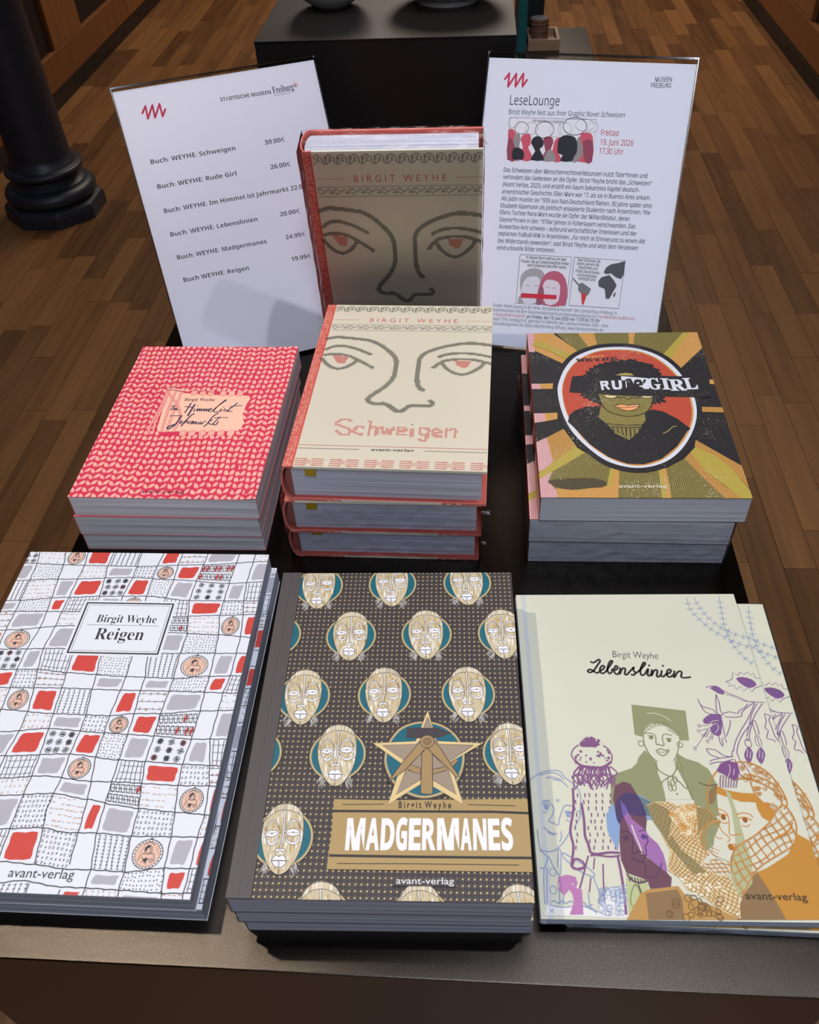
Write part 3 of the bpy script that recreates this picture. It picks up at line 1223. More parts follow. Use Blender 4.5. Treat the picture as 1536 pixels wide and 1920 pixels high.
# ---------------------------------------------------------------- sunburst portrait cover
def art_rude():
    s = sheet_for('rude')
    s.mat = ink_mat('print_halftone', .5, .3, halftone=True)
    W, H = s.W, s.H
    K = (38, 36, 40)
    OL, OR, YE, PK, RD, WH = (150, 136, 68, .2), (202, 148, 74, .55), (176, 156, 68), (232, 176, 180, .5), (186, 76, 56), (214, 216, 226)
    ORs = (198, 146, 78)
    s.rect(0, 0, W, H, K)
    s.up()
    s.at(950, 600, .31901)

    def P(pts, c, smooth=0):
        s.poly(pts, c, smooth)
        s.z += .6
    ray = [
        (ORs, [(120, 70), (280, 70), (280, 85), (430, 188), (345, 262), (160, 178), (128, 130)]), (PK, [(120, 70), (165, 75), (162, 120), (165, 190), (120, 185)]),
        (OL, [(280, 70), (412, 68), (495, 168), (425, 190)]), (ORs, [(410, 68), (512, 68), (540, 160), (490, 170)]), (OL, [(512, 68), (718, 66), (722, 158), (535, 160)]),
        (ORs, [(715, 64), (757, 64), (742, 162), (722, 160)]), (OL, [(757, 64), (1055, 60), (925, 205), (740, 165)]), (YE, [(1050, 60), (1088, 60), (965, 240), (915, 208)]),
        (ORs, [(1086, 58), (1122, 58), (1155, 160), (1010, 297), (950, 240)]),
        (PK, [(140, 375), (202, 375), (200, 406), (140, 406)]), (ORs, [(200, 375), (282, 372), (276, 405), (200, 405)]),
        (PK, [(145, 550), (226, 548), (228, 596), (145, 608)]), (ORs, [(225, 548), (300, 545), (299, 582), (228, 596)]),
        (OR, [(235, 692), (335, 640), (412, 745), (300, 850), (170, 905), (245, 840)]), (PK, [(140, 735), (237, 690), (272, 832), (240, 868), (150, 915)]),
        (PK, [(150, 950), (272, 885), (310, 1060), (150, 1060)]), (OL, [(458, 775), (625, 868), (600, 985), (420, 1000), (285, 995), (245, 945), (272, 885)]),
        (ORs, [(290, 990), (420, 1000), (625, 970), (625, 1060), (306, 1060)]), (YE, [(400, 742), (462, 780), (185, 940), (160, 945), (160, 900), (185, 905)]),
        (YE, [(612, 862), (645, 868), (622, 980), (588, 980)]), (ORs, [(640, 866), (668, 870), (655, 1065), (600, 1065)]),
        (OL, [(664, 870), (897, 874), (922, 1065), (655, 1065)]), (YE, [(893, 872), (916, 874), (952, 1065), (915, 1065)]), (ORs, [(914, 874), (942, 872), (975, 1065), (950, 1065)]),
        (OL, [(938, 872), (1048, 815), (1160, 930), (1300, 1060), (972, 1060)]), (OR, [(1045, 815), (1085, 775), (1170, 890), (1290, 980), (1400, 1060), (1295, 1060), (1160, 930)]),
        (YE, [(1082, 775), (1120, 740), (1230, 800), (1330, 880), (1455, 1030), (1455, 1060), (1395, 1060), (1280, 970), (1170, 890)]),
        (OR, [(1112, 706), (1400, 868), (1460, 1030), (1330, 880), (1230, 800), (1105, 745)]),
        (OR, [(1135, 511), (1290, 515), (1296, 545), (1138, 541)]), (ORs, [(1178, 352), (1225, 350), (1235, 378), (1192, 378)])]
    for c, t in ray:
        P(s.pp(t), c)
    s.up()
    P(s.pp([(165, 128), (215, 130), (300, 175), (402, 208), (355, 235), (250, 180), (150, 150)]), YE)
    P(s.pp([(245, 948), (320, 935), (400, 932), (500, 930), (570, 945), (592, 965), (560, 985), (450, 990), (380, 1000), (300, 985), (260, 965)]), (84, 74, 52, .6), smooth=2)
    s.up()
    outer = [(300, 420), (315, 345), (350, 275), (410, 215), (520, 172), (640, 160), (760, 168), (880, 205), (980, 272), (1060, 370), (1105, 460), (1118, 560), (1092, 660), (1030, 760), (940, 832), (820, 868), (700, 864), (580, 825), (470, 745), (380, 650), (325, 540)]
    inner = [(330, 425), (343, 350), (378, 285), (440, 230), (535, 190), (650, 180), (760, 188), (860, 222), (950, 285), (1030, 375), (1075, 465), (1088, 560), (1063, 652), (1002, 742), (912, 815), (810, 848), (710, 845), (600, 805), (492, 732), (408, 640), (352, 535)]
    o_ = catmull(s.pp(outer), 4, True)
    i_ = catmull(s.pp(inner), 4, True)
    cx, cy = sum(p[0] for p in o_) / len(o_), sum(p[1] for p in o_) / len(o_)
    P([(cx + (x - cx) * 1.075, cy + (y - cy) * 1.07) for x, y in o_], K)
    s.up()
    P(o_, WH)
    s.up()
    P([(cx + (x - cx) * 1.02 + .4, cy + (y - cy) * 1.02) for x, y in i_], ORs)
    s.up()
    P(i_, RD)
    s.up()
    s.text(alpha(SLAB, 'BIRGIT'), s.pix((468, 228)), s.pix((575, 226)), 7.6, (224, 150, 90), bold=.02)
    s.text(alpha(SLAB, 'WEYHE'), s.pix((410, 248)), s.pix((655, 238)), 8.4, K, bold=.03)
    # shoulders
    P(s.pp([(360, 600), (370, 560), (400, 535), (460, 512), (560, 508), (640, 520), (800, 545), (860, 527), (920, 540), (1000, 580), (1082, 640), (1063, 655), (1002, 745), (912, 818), (810, 850), (710, 847), (600, 808), (492, 735), (408, 645)]), K)
    s.up()
    # face and neck
    P(s.pp([(555, 510), (540, 575), (590, 614), (640, 670), (722, 708), (775, 660), (800, 615), (818, 590), (812, 545), (700, 500)]), (162, 146, 76, .3))
    s.up()
    s.line(s.pp([(588, 612), (700, 622), (802, 618)]), 1.0, K)
    s.line(s.pp([(598, 628), (700, 636), (795, 632)]), .9, K)
    for x in range(625, 790, 25):
        yb = 700 - abs(x - 720) * .5
        s.line(s.pp([(x, 632), (x + 4, 660), (x + (12 if x < 700 else 4), yb)]), .9, K)
    P(s.pp([(538, 430), (545, 470), (560, 500), (600, 540), (680, 566), (760, 566), (820, 545), (855, 500), (868, 430)]), (156, 142, 72, .3))
    s.up()
    s.line(s.pp([(538, 440), (560, 500), (600, 540), (680, 566), (760, 566), (820, 545), (855, 500), (866, 440)]), 1.0, K, smooth=3)
    for t in ([(565, 445), (590, 460), (630, 462), (655, 448)], [(780, 448), (810, 462), (850, 460), (868, 446)]):
        P(s.pp(t), (222, 206, 150))
        s.up()
        s.line(s.pp(t), 1.0, K, smooth=3)
    s.line(s.pp([(650, 455), (668, 462), (690, 455), (715, 470), (740, 458), (765, 462), (785, 452)]), .9, K, smooth=3)
    P(s.pp([(638, 510), (665, 498), (690, 502), (715, 505), (740, 500), (783, 500), (770, 525), (720, 535), (680, 530)]), (238, 164, 106))
    s.up()
    s.line(s.pp([(636, 510), (665, 498), (690, 500), (715, 505), (740, 500), (784, 500)]), .9, K, smooth=3)
    s.line(s.pp([(650, 514), (700, 518), (770, 510)]), .7, K, smooth=3)
    s.line(s.pp([(650, 516), (680, 530), (720, 536), (760, 528), (784, 502)]), .8, K, smooth=3)
    # hair
    rr = random.Random(5)
    hair = [(395, 340), (420, 335), (445, 330), (470, 318), (462, 305), (488, 300), (482, 285), (510, 285), (512, 268), (535, 270), (540, 256), (566, 262), (575, 248), (600, 252), (620, 240), (650, 245), (670, 234), (700, 240), (725, 230), (745, 236), (760, 232), (768, 245), (800, 250), (830, 258), (860, 265), (870, 275), (855, 280), (888, 290), (905, 295), (892, 305), (915, 320), (905, 330), (930, 340), (880, 350), (540, 345)]
    P(s.pp(hair), K)
    P(s.pp([(380, 425), (445, 430), (430, 448), (455, 450), (445, 462), (480, 462), (482, 478), (500, 475), (505, 490), (530, 488), (548, 505), (560, 500), (540, 440), (545, 420)]), K)
    P(s.pp([(868, 420), (855, 480), (848, 500), (865, 492), (878, 500), (880, 485), (905, 502), (903, 482), (930, 490), (940, 480), (915, 468), (932, 462), (928, 448), (1010, 452), (1010, 425)]), K)
    s.up()
    P(s.pp([(640, 328), (665, 318), (700, 314), (735, 318), (748, 330)]), (170, 152, 84))
    P(s.pp([(385, 335), (470, 328), (1012, 333), (1190, 335), (1200, 456), (1105, 457), (700, 448), (440, 432), (368, 428)]), K)
    s.up()
    s.line(s.pp([(920, 670), (950, 655), (975, 632), (1000, 628)]), .7, (180, 166, 90), smooth=3)
    # title
    s.at(1120, 640, .15625)
    q = s.pp
    for t in ([(30, 485), (60, 482), (80, 590), (52, 592)], [(30, 485), (110, 480), (130, 490), (135, 520), (118, 540), (68, 545), (66, 525), (95, 520), (98, 505), (40, 510)], [(88, 540), (115, 535), (158, 580), (130, 588)],
              [(165, 478), (205, 476), (215, 550), (230, 562), (255, 562), (262, 545), (250, 474), (290, 474), (300, 555), (285, 580), (215, 588), (185, 570)]):
        P(q(t), WH)
    P(q([(285, 425), (610, 450), (620, 470), (622, 580), (545, 578), (540, 560), (290, 470)]), WH)
    s.up()
    for t in ([(318, 470), (372, 452), (385, 578), (345, 580)], [(372, 452), (402, 455), (440, 520), (442, 578), (400, 580)], [(440, 480), (470, 462), (520, 468), (545, 500), (548, 535), (500, 540), (500, 555), (545, 560), (560, 580), (440, 580)], [(560, 460), (590, 470), (560, 520), (545, 500)]):
        P(q(t), K)
    s.up()
    P(q([(338, 482), (350, 480), (356, 560), (344, 566)]), WH)
    P(q([(470, 500), (500, 498), (505, 515), (475, 520)]), WH)
    P(q([(300, 445), (340, 446), (332, 480), (315, 470)]), WH)
    for body, a, b in (('G', (618, 582), (775, 582)), ('I', (785, 584), (885, 584)), ('R', (885, 598), (1075, 596)), ('L', (1062, 582), (1222, 578))):
        s.text(alpha(SERIF_B, body), s.pix(a), s.pix(b), 23.5, WH, bold=.018)
    s.at(950, 600, .31901)
    s.text('avant-verlag', s.pix((660, 990)), s.pix((945, 990)), 5.6, (220, 214, 190), bold=.012)
    s.up()
    for k in range(420):    # rubbed white flecks in the black
        x, y = rr.uniform(.62, 1) * W, rr.uniform(.08, .95) * H
        if rr.random() < .35:
            x, y = rr.uniform(0, W), rr.uniform(0, H)
        r_ = rr.uniform(.08, .28)
        s.oval(x, y, r_, r_ * rr.uniform(.5, 1), (150, 148, 140), 5)
    return s


def art_rude_spine(T, H):
    s = Sheet(T, H)
    s.mat = M['spine_halftone']
    K = (38, 30, 36)
    PK, YE, RD = (238, 180, 182, .7), (186, 164, 72), (206, 92, 70)
    s.rect(0, 0, T, H, K)
    s.up()
    for a, b, c in ((0, 32, PK), (32, 41, YE), (41, 66, PK), (92, 101, PK), (132, 141, PK), (205, 229, PK), (197, 204, YE)):
        s.poly([(0, a), (T * .62, a), (T * .62, b), (0, b)], c)
    s.rect(T * .62, 0, T, H, RD)
    s.up()
    return s


# ---------------------------------------------------------------- hand-drawn grid cover
def art_reigen():
    s = sheet_for('reigen')
    s.mat = ink_mat('print_grid', .5, .3)
    W, H = s.W, s.H
    paper, K, RD, GY, TN, PE = (228, 230, 238), (62, 57, 66), (206, 72, 64), (178, 176, 186), (196, 170, 156), (230, 188, 168)
    s.rect(0, 0, W, H, paper)
    s.up()
    hp = [[(51, 1056), (158, 1060), (252, 1062), (380, 1059), (503, 1053)], [(35, 1088), (109, 1086), (250, 1083), (326, 1087), (426, 1094), (494, 1091)],
          [(16, 1126), (130, 1120), (186, 1118), (275, 1118), (355, 1126), (486, 1127)], [(7, 1146), (149, 1147), (326, 1156), (412, 1154), (480, 1152)],
          [(11, 1181), (137, 1173), (317, 1186), (408, 1190), (470, 1195)], [(0, 1217), (120, 1216), (304, 1225), (403, 1225), (463, 1225)],
          [(0, 1255), (70, 1255), (125, 1261), (181, 1265), (220, 1268), (325, 1272), (393, 1268), (453, 1267)], [(0, 1289), (116, 1290), (225, 1294), (318, 1296), (384, 1298), (443, 1300)],
          [(0, 1330), (100, 1338), (205, 1342), (252, 1338), (301, 1338), (376, 1333), (437, 1332)], [(0, 1372), (92, 1366), (195, 1374), (239, 1377), (289, 1380), (359, 1386), (423, 1386)],
          [(0, 1417), (131, 1414), (223, 1425), (271, 1428), (342, 1433), (411, 1436)], [(0, 1459), (84, 1455), (170, 1465), (237, 1467), (264, 1469), (335, 1473), (404, 1474)],
          [(0, 1491), (102, 1488), (165, 1499), (220, 1510), (260, 1516), (329, 1523), (390, 1528)], [(0, 1554), (80, 1552), (123, 1561), (180, 1562), (246, 1568), (321, 1569), (380, 1570)],
          [(0, 1615), (64, 1621), (126, 1630), (172, 1631), (233, 1635), (309, 1628), (366, 1629)], [(0, 1655), (39, 1651), (113, 1663), (159, 1665), (222, 1669), (303, 1675), (357, 1675)]]
    vp = [[(74, 1038), (70, 1056), (56, 1087), (38, 1126), (29, 1146), (11, 1181)], [(123, 1038), (120, 1058), (109, 1086), (97, 1121), (88, 1147), (76, 1176), (49, 1219), (32, 1255), (19, 1289), (2, 1331)],
          [(165, 1038), (158, 1062), (146, 1085), (129, 1121), (116, 1147), (104, 1174), (81, 1216), (72, 1250), (64, 1289), (52, 1334), (36, 1371), (9, 1417)],
          [(213, 1038), (202, 1062), (197, 1083), (187, 1118), (168, 1160), (150, 1195), (135, 1230), (125, 1261), (116, 1290), (100, 1338), (91, 1367), (75, 1414), (59, 1456), (43, 1491), (19, 1553), (0, 1602)],
          [(266, 1038), (257, 1062), (249, 1083), (230, 1118), (210, 1180), (186, 1240), (181, 1266), (173, 1290), (162, 1338), (150, 1371), (131, 1414), (116, 1457), (100, 1489), (86, 1521), (81, 1553), (64, 1621), (55, 1655)],
          [(307, 1038), (295, 1062), (286, 1085), (275, 1118), (260, 1180), (245, 1240), (236, 1270), (226, 1294), (206, 1341), (195, 1374), (180, 1417), (171, 1465), (164, 1499), (147, 1561), (127, 1630), (110, 1675)],
          [(343, 1038), (334, 1060), (326, 1088), (311, 1121), (290, 1180), (275, 1240), (272, 1271), (263, 1295), (252, 1338), (239, 1378), (223, 1425), (209, 1468), (197, 1507), (181, 1562), (170, 1631), (155, 1678)],
          [(391, 1038), (368, 1090), (355, 1126), (353, 1156), (351, 1188), (338, 1225), (325, 1272), (317, 1296), (301, 1338), (289, 1380), (272, 1428), (266, 1469), (260, 1516), (246, 1568), (233, 1635), (222, 1669), (220, 1685)],
          [(450, 1038), (431, 1090), (420, 1126), (412, 1154), (410, 1190), (403, 1225), (393, 1268), (384, 1297), (375, 1334), (359, 1386), (342, 1433), (334, 1473), (328, 1523), (321, 1569), (308, 1629), (302, 1683)],
          [(480, 1038), (463, 1091), (457, 1126), (456, 1153), (451, 1195), (443, 1225), (432, 1268), (418, 1300), (410, 1330), (394, 1386), (393, 1433), (392, 1473), (384, 1527), (370, 1570), (356, 1630), (344, 1675)]]
    Hm = [sorted(s.pp(l)) for l in hp]
    Vm = [sorted(s.pp(l), key=lambda p: -p[1]) for l in vp]
    rr = random.Random(2)

    def hv(j, u):
        l = Hm[j]
        if u <= l[0][0]:
            return l[0][1] + 1.2 * math.sin((u - l[0][0]) * .12)
        for a, b in zip(l, l[1:]):
            if u <= b[0]:
                t = (u - a[0]) / (b[0] - a[0])
                t = t * t * (3 - 2 * t)
                return a[1] * (1 - t) + b[1] * t
        return l[-1][1]

    def vu(i, v):
        if i < 0:
            return vu(0, v) - 20 + 1.2 * math.sin(v * .1)
        l = Vm[i]
        if v >= l[0][1]:
            return l[0][0]
        for a, b in zip(l, l[1:]):
            if v >= b[1]:
                t = (v - a[1]) / (b[1] - a[1])
                return a[0] * (1 - t) + b[0] * t
        return l[-1][0] + .03 * (l[-1][1] - v)
    nh, nv = len(Hm), len(Vm)

    def node(i, j):
        if i < -1:
            u = -6
        elif i >= nv:
            u = W + 4
        else:
            u = None
        if j < 0:
            v = H + 4.5
            return (u if u is not None else vu(i, H), v)
        if j >= nh:
            v = -4.5
            return (u if u is not None else vu(i, 0), v)
        uu = u if u is not None else vu(i, H - 12 * j)
        for _ in range(4):
            vv = hv(j, uu)
            if u is None:
                uu = vu(i, vv)
        return (uu, vv)
    N = {(i, j): node(i, j) for i in range(-2, nv + 1) for j in range(-1, nh + 1)}
    lab = [s.pix(p) for p in ((157, 1126), (331, 1128), (303, 1231), (121, 1229))]
    lx0, lx1 = (lab[0][0] + lab[3][0]) / 2, (lab[1][0] + lab[2][0]) / 2
    ly1, ly0 = (lab[0][1] + lab[1][1]) / 2, (lab[2][1] + lab[3][1]) / 2
    TY = {0: 'ftMRb_RwG_t', 1: 'Gd_tGoMRL_G', 2: 'btGRfRdGfGh', 3: 'GdRhGM_hRow', 4: 'wG_tG_tLtMR', 5: 'RM_GotRGd__', 6: '_fGhRd_bMGR', 7: '_Row_G_GdRh',
          8: 'wtMRb_RwG_t', 9: '_G_tGoMRL_G', 10: 'bGGRfRdGfGh', 11: 'GdRhGM_hRow', 12: 'wG_t_G_LtMR', 13: 'RM_GotRGo_t', 14: '_fGhRo_bMGR', 15: '_______GdRh', 16: 'wtM_b_RtGt_'}

    def cell(c, r_, ty):
        A, B_, C_, D = N[(c - 1, r_ - 1)], N[(c, r_ - 1)], N[(c, r_)], N[(c - 1, r_)]   # TL TR BR BL

        def P(x, y):   # x right 0..1, y up 0..1
            a = (D[0] + (C_[0] - D[0]) * x, D[1] + (C_[1] - D[1]) * x)
            b = (A[0] + (B_[0] - A[0]) * x, A[1] + (B_[1] - A[1]) * x)
            return (a[0] + (b[0] - a[0]) * y, a[1] + (b[1] - a[1]) * y)
        w = (B_[0] - A[0] + C_[0] - D[0]) / 2
        h = (A[1] - D[1] + B_[1] - C_[1]) / 2
        if w < 2 or h < 2:
            return
        U = rr.uniform
        if ty in 'RG':
            ix, iy = 3.0 / w, 2.6 / h
            q = [(ix, iy), (.5, iy + U(-.03, .03)), (1 - ix * U(.9, 1.5), iy + U(-.02, .05)), (1 - ix, .5 + U(-.1, .1)), (1 - ix * U(.6, 1), 1 - iy * U(.8, 1.1)), (.5, 1 - iy * U(.9, 1.2)), (ix * U(1, 1.6), 1 - iy), (ix, .5 + U(-.1, .1))]
            s.poly([P(*p) for p in q], RD if ty == 'R' else GY, smooth=2)
        elif ty == 'd':
            nx, ny = max(3, int(w / 2.1)), max(3, int(h / 2.2))
            for i in range(nx):
                for j in range(ny):
                    p = P((i + .5 + U(-.2, .2)) / nx, (j + .5 + U(-.2, .2)) / ny)
                    s.oval(p[0], p[1], .42, .55, K, 6, U(-.6, .2))
        elif ty == 'o':
            nx, ny = max(4, int(w / 2.5)), max(3, int(h / 3.0))
            for i in range(nx):
                for j in range(ny):
                    p = P((i + .5 + U(-.12, .12)) / nx, (j + .5 + U(-.1, .1)) / ny)
                    if rr.random() < .4:
                        s.oval(p[0], p[1], .42, .85, K, 8, -.3)
                    else:
                        s.ring(p[0], p[1], .5, .85, .36, K, 9)
        elif ty == 't':
            nx, ny = max(3, int(w / 3.2)), max(3, int(h / 3.6))
            fl = rr.random() < .5
            for i in range(nx):
                for j in range(ny):
                    p = P((i + .5 + U(-.15, .15)) / nx, (j + .5 + U(-.12, .12)) / ny)
                    if rr.random() < .9:
                        s.oval(p[0], p[1], (1.5 if fl else .55) * U(.7, 1.2), (.5 if fl else 1.25) * U(.6, 1.2), TN, 8, U(-.2, .1))
        elif ty == 'h':
            n = max(3, int(w / 3.0))
            for j in range(3):
                y_ = (j + .6) / 3.4
                s.line([P(.06 + .1 * rr.random(), y_ + U(-.02, .02)), P(.5, y_ + U(-.03, .03)), P(.96, y_ + U(-.02, .02))], 1.0, GY, smooth=3)
            s.z += 1
            for i in range(n):
                x_ = (i + .7) / (n + .3)
                s.line([P(x_ + U(-.02, .02), .02), P(x_ + U(-.02, .02), .5), P(x_ + U(-.02, .02), .97)], .5, K, smooth=3)
            s.z -= 1
        elif ty == 'b':
            n = max(3, int(w / 3.4))
            for i in range(n):
                x_ = (i + .6) / n
                s.line([P(x_, .04), P(x_ + U(-.03, .03), .5), P(x_ + .02, .96)], .46, K, smooth=3)
                m_ = int(h / 2.1)
                for j in range(m_):
                    p = P(x_ + U(-.01, .01), (j + .5) / m_)
                    s.line([(p[0] - .8, p[1] + U(-.2, .2)), (p[0] + .8, p[1] + U(-.2, .2))], .45, K)
        elif ty == 'w':
            for j in range(3):
                y_ = (j + .55) / 3
                for i in range(max(3, int(w / 4))):
                    p = P((i + .6) / max(3, int(w / 4)), y_ + U(-.03, .08))
                    s.oval(p[0], p[1], .9 * U(.5, 1.3), 1.3 * U(.7, 1.2), TN, 8)
                s.z += 1
                s.line([P(.01, y_), P(.5, y_ + U(-.03, .03)), P(.98, y_ + U(-.02, .02))], .4, K, smooth=3)
                s.z -= 1
        elif ty == 'L':
            for j in (.28, .74):
                n = max(4, int(w / 3.2))
                for i in range(n):
                    p = P((i + .5) / n, j)
                    if rr.random() < .25:
                        s.oval(p[0], p[1], 1.1, h * .17, RD, 10, -.2)
                    s.z += 1
                    s.line([(p[0] + 1.25 * math.cos(t * .7) - .25 * math.sin(t * .7) * h * .17, p[1] + h * .19 * math.sin(t * .7)) for t in range(10)], .48, K)
                    s.z -= 1
                s.z += 1
                for d in (-.16, 0, .16):
                    s.line([P(.02, j + d), P(.98, j + d + U(-.02, .02))], .48, K)
                s.z -= 1
        elif ty == 'f':
            for i in range(3):
                for j in range(3):
                    p = P(.2 + .3 * i + U(-.03, .03), .18 + .32 * j)
                    r_ = min(w, h) * .09
                    c_ = (150, 50, 50) if rr.random() < .3 else (84, 78, 84)
                    if rr.random() < .45:
                        s.oval(p[0], p[1], r_, r_ * 1.1, c_, 9)
                    s.z += 1
                    s.ring(p[0], p[1], r_, r_ * 1.15, .35, K, 9)
                    for k in range(5):
                        t = math.pi * k / 5 + U(-.2, .2)
                        s.line([(p[0] - r_ * 1.6 * math.cos(t), p[1] - r_ * 1.6 * math.sin(t)), (p[0] + r_ * 1.6 * math.cos(t), p[1] + r_ * 1.6 * math.sin(t))], .4, K)
                    s.z -= 1
        elif ty == 'M':
            c0 = P(.5, .47)
            a, b = w * .38, h * .44
            a = min(a, b * 1.1)
            s.oval(c0[0], c0[1], a, b, (240, 236, 234), 28)
            s.z += 1
            s.ring(c0[0], c0[1], a, b, .55, K, 28)
            s.oval(c0[0], c0[1], a * .84, b * .86, PE, 26)
            s.z += 1
            s.ring(c0[0], c0[1], a * .84, b * .86, .35, K, 26)
            for k in range(26):
                t = 2 * math.pi * k / 26
                s.line([(c0[0] + a * .86 * math.cos(t), c0[1] + b * .88 * math.sin(t)), (c0[0] + a * math.cos(t), c0[1] + b * math.sin(t))], .45, K)
            X = lambda x, y: (c0[0] + a * x, c0[1] + b * y)
            s.oval(*X(.02, 1.04), a * .1, b * .08, K, 8)
            for t in ([(-.55, -.5), (-.42, -.05), (-.2, .05), (-.12, -.02)], [(.5, -.5), (.45, -.05), (.22, .08), (.1, 0)], [(-.22, .1), (-.25, .4), (-.05, .62), (.16, .5), (.24, .2), (.2, -.02)],
                      [(-.1, .1), (-.12, .35), (.05, .45), (.13, .25), (.08, .05), (0, -.02), (-.1, .1)], [(-.35, -.2), (-.1, -.45), (.1, -.3), (.3, -.55)], [(-.3, -.6), (-.1, -.35), (.05, -.7)], [(.2, -.3), (.4, -.35), (.35, -.6)],
                      [(-.4, .6), (0, .82), (.35, .6)]):
                s.line([X(*p) for p in t], .42, K, smooth=3)
            s.poly([X(-.22, .12), X(-.25, .4), X(-.05, .62), X(.1, .5), (X(-.1, .4))], K)
            s.poly([X(-.2, -.35), X(-.02, -.2), X(.1, -.42), X(-.1, -.62)], K)
            for k in range(5):
                s.line([X(-.6 + .06 * k, .1 + .1 * k), X(-.5 + .06 * k, .1 + .08 * k)], .25, K)
                s.line([X(.45 + .05 * k, .45 - .1 * k), X(.55 + .04 * k, .48 - .1 * k)], .25, K)
            s.z -= 2
    for r_ in range(0, nh + 1):
        for c in range(0, nv + 1):
            cell(c, r_, TY.get(r_, '_' * 11)[c])
    cell_gap = s.pp([(0, 1680), (170, 1680)])
    s.up(3)
    for j in range(nh):
        pts = [(u_, hv(j, u_) + .25 * math.sin(u_ * .7 + j)) for u_ in [k * 3.0 for k in range(int(W / 3) + 2)]]
        s.line(pts, .72, K)
    for i in range(-1, nv):
        top = [(vu(i, v_) + .2 * math.sin(v_ * .5 + i), v_) for v_ in [H - k * 3.0 for k in range(int(H / 3) + 2)]]
        lo, hi = hv(14, vu(i, 30)), hv(15, vu(i, 20))
        seg = [p for p in top if p[1] > lo]
        s.line(seg, .68, K)
        if 2 <= i <= 5:
            seg = [p for p in top if p[1] < hi]
        else:
            seg = [p for p in top if p[1] <= lo + 3]
        if len(seg) > 1:
            s.line(seg, .68, K)
    s.up(1)
    s.rect(lx0, ly0, lx1, ly1, paper)
    s.up()
    fx0, fx1, fy0, fy1 = lx0 + 2.6, lx1 - 2.6, ly0 + 2.4, ly1 - 2.4
    dk = (54, 50, 54)
    for d, wd in ((0, 1.3), (2.0, .3)):
        c4 = [(fx0 + d, fy0 + d), (fx1 - d, fy0 + d), (fx1 - d, fy1 - d), (fx0 + d, fy1 - d)]
        for k in range(4):
            a, b = c4[k], c4[(k + 1) % 4]
            e = wd / 2
            s.rect(min(a[0], b[0]) - e, min(a[1], b[1]) - e, max(a[0], b[0]) + e, max(a[1], b[1]) + e, dk)
    p, q = s.pix((177, 1167)), s.pix((292, 1168))
    v = (p[1] + q[1]) / 2
    s.text(alpha(SERIF_B, 'Birgit Weyhe'), (p[0] + 1.0, v), (q[0], v), 10.6, dk, bold=-.005)
    v = s.pix((230, 1172.5))[1]
    s.rect(s.pix((163, 1172))[0], v - .15, s.pix((297, 1174))[0], v + .15, dk)
    p, q = s.pix((173, 1199)), s.pix((267, 1200))
    v = (p[1] + q[1]) / 2
    s.text(alpha(SERIF_B, 'Reigen'), (p[0] + 1.0, v), (q[0], v), 15.5, dk, bold=-.005)
    s.at(0, 1450, .14323)
    s.text('avant-verlag', s.pix((97, 1355)), s.pix((955, 1385)), 8.2, (70, 66, 72), bold=.004)
    return s


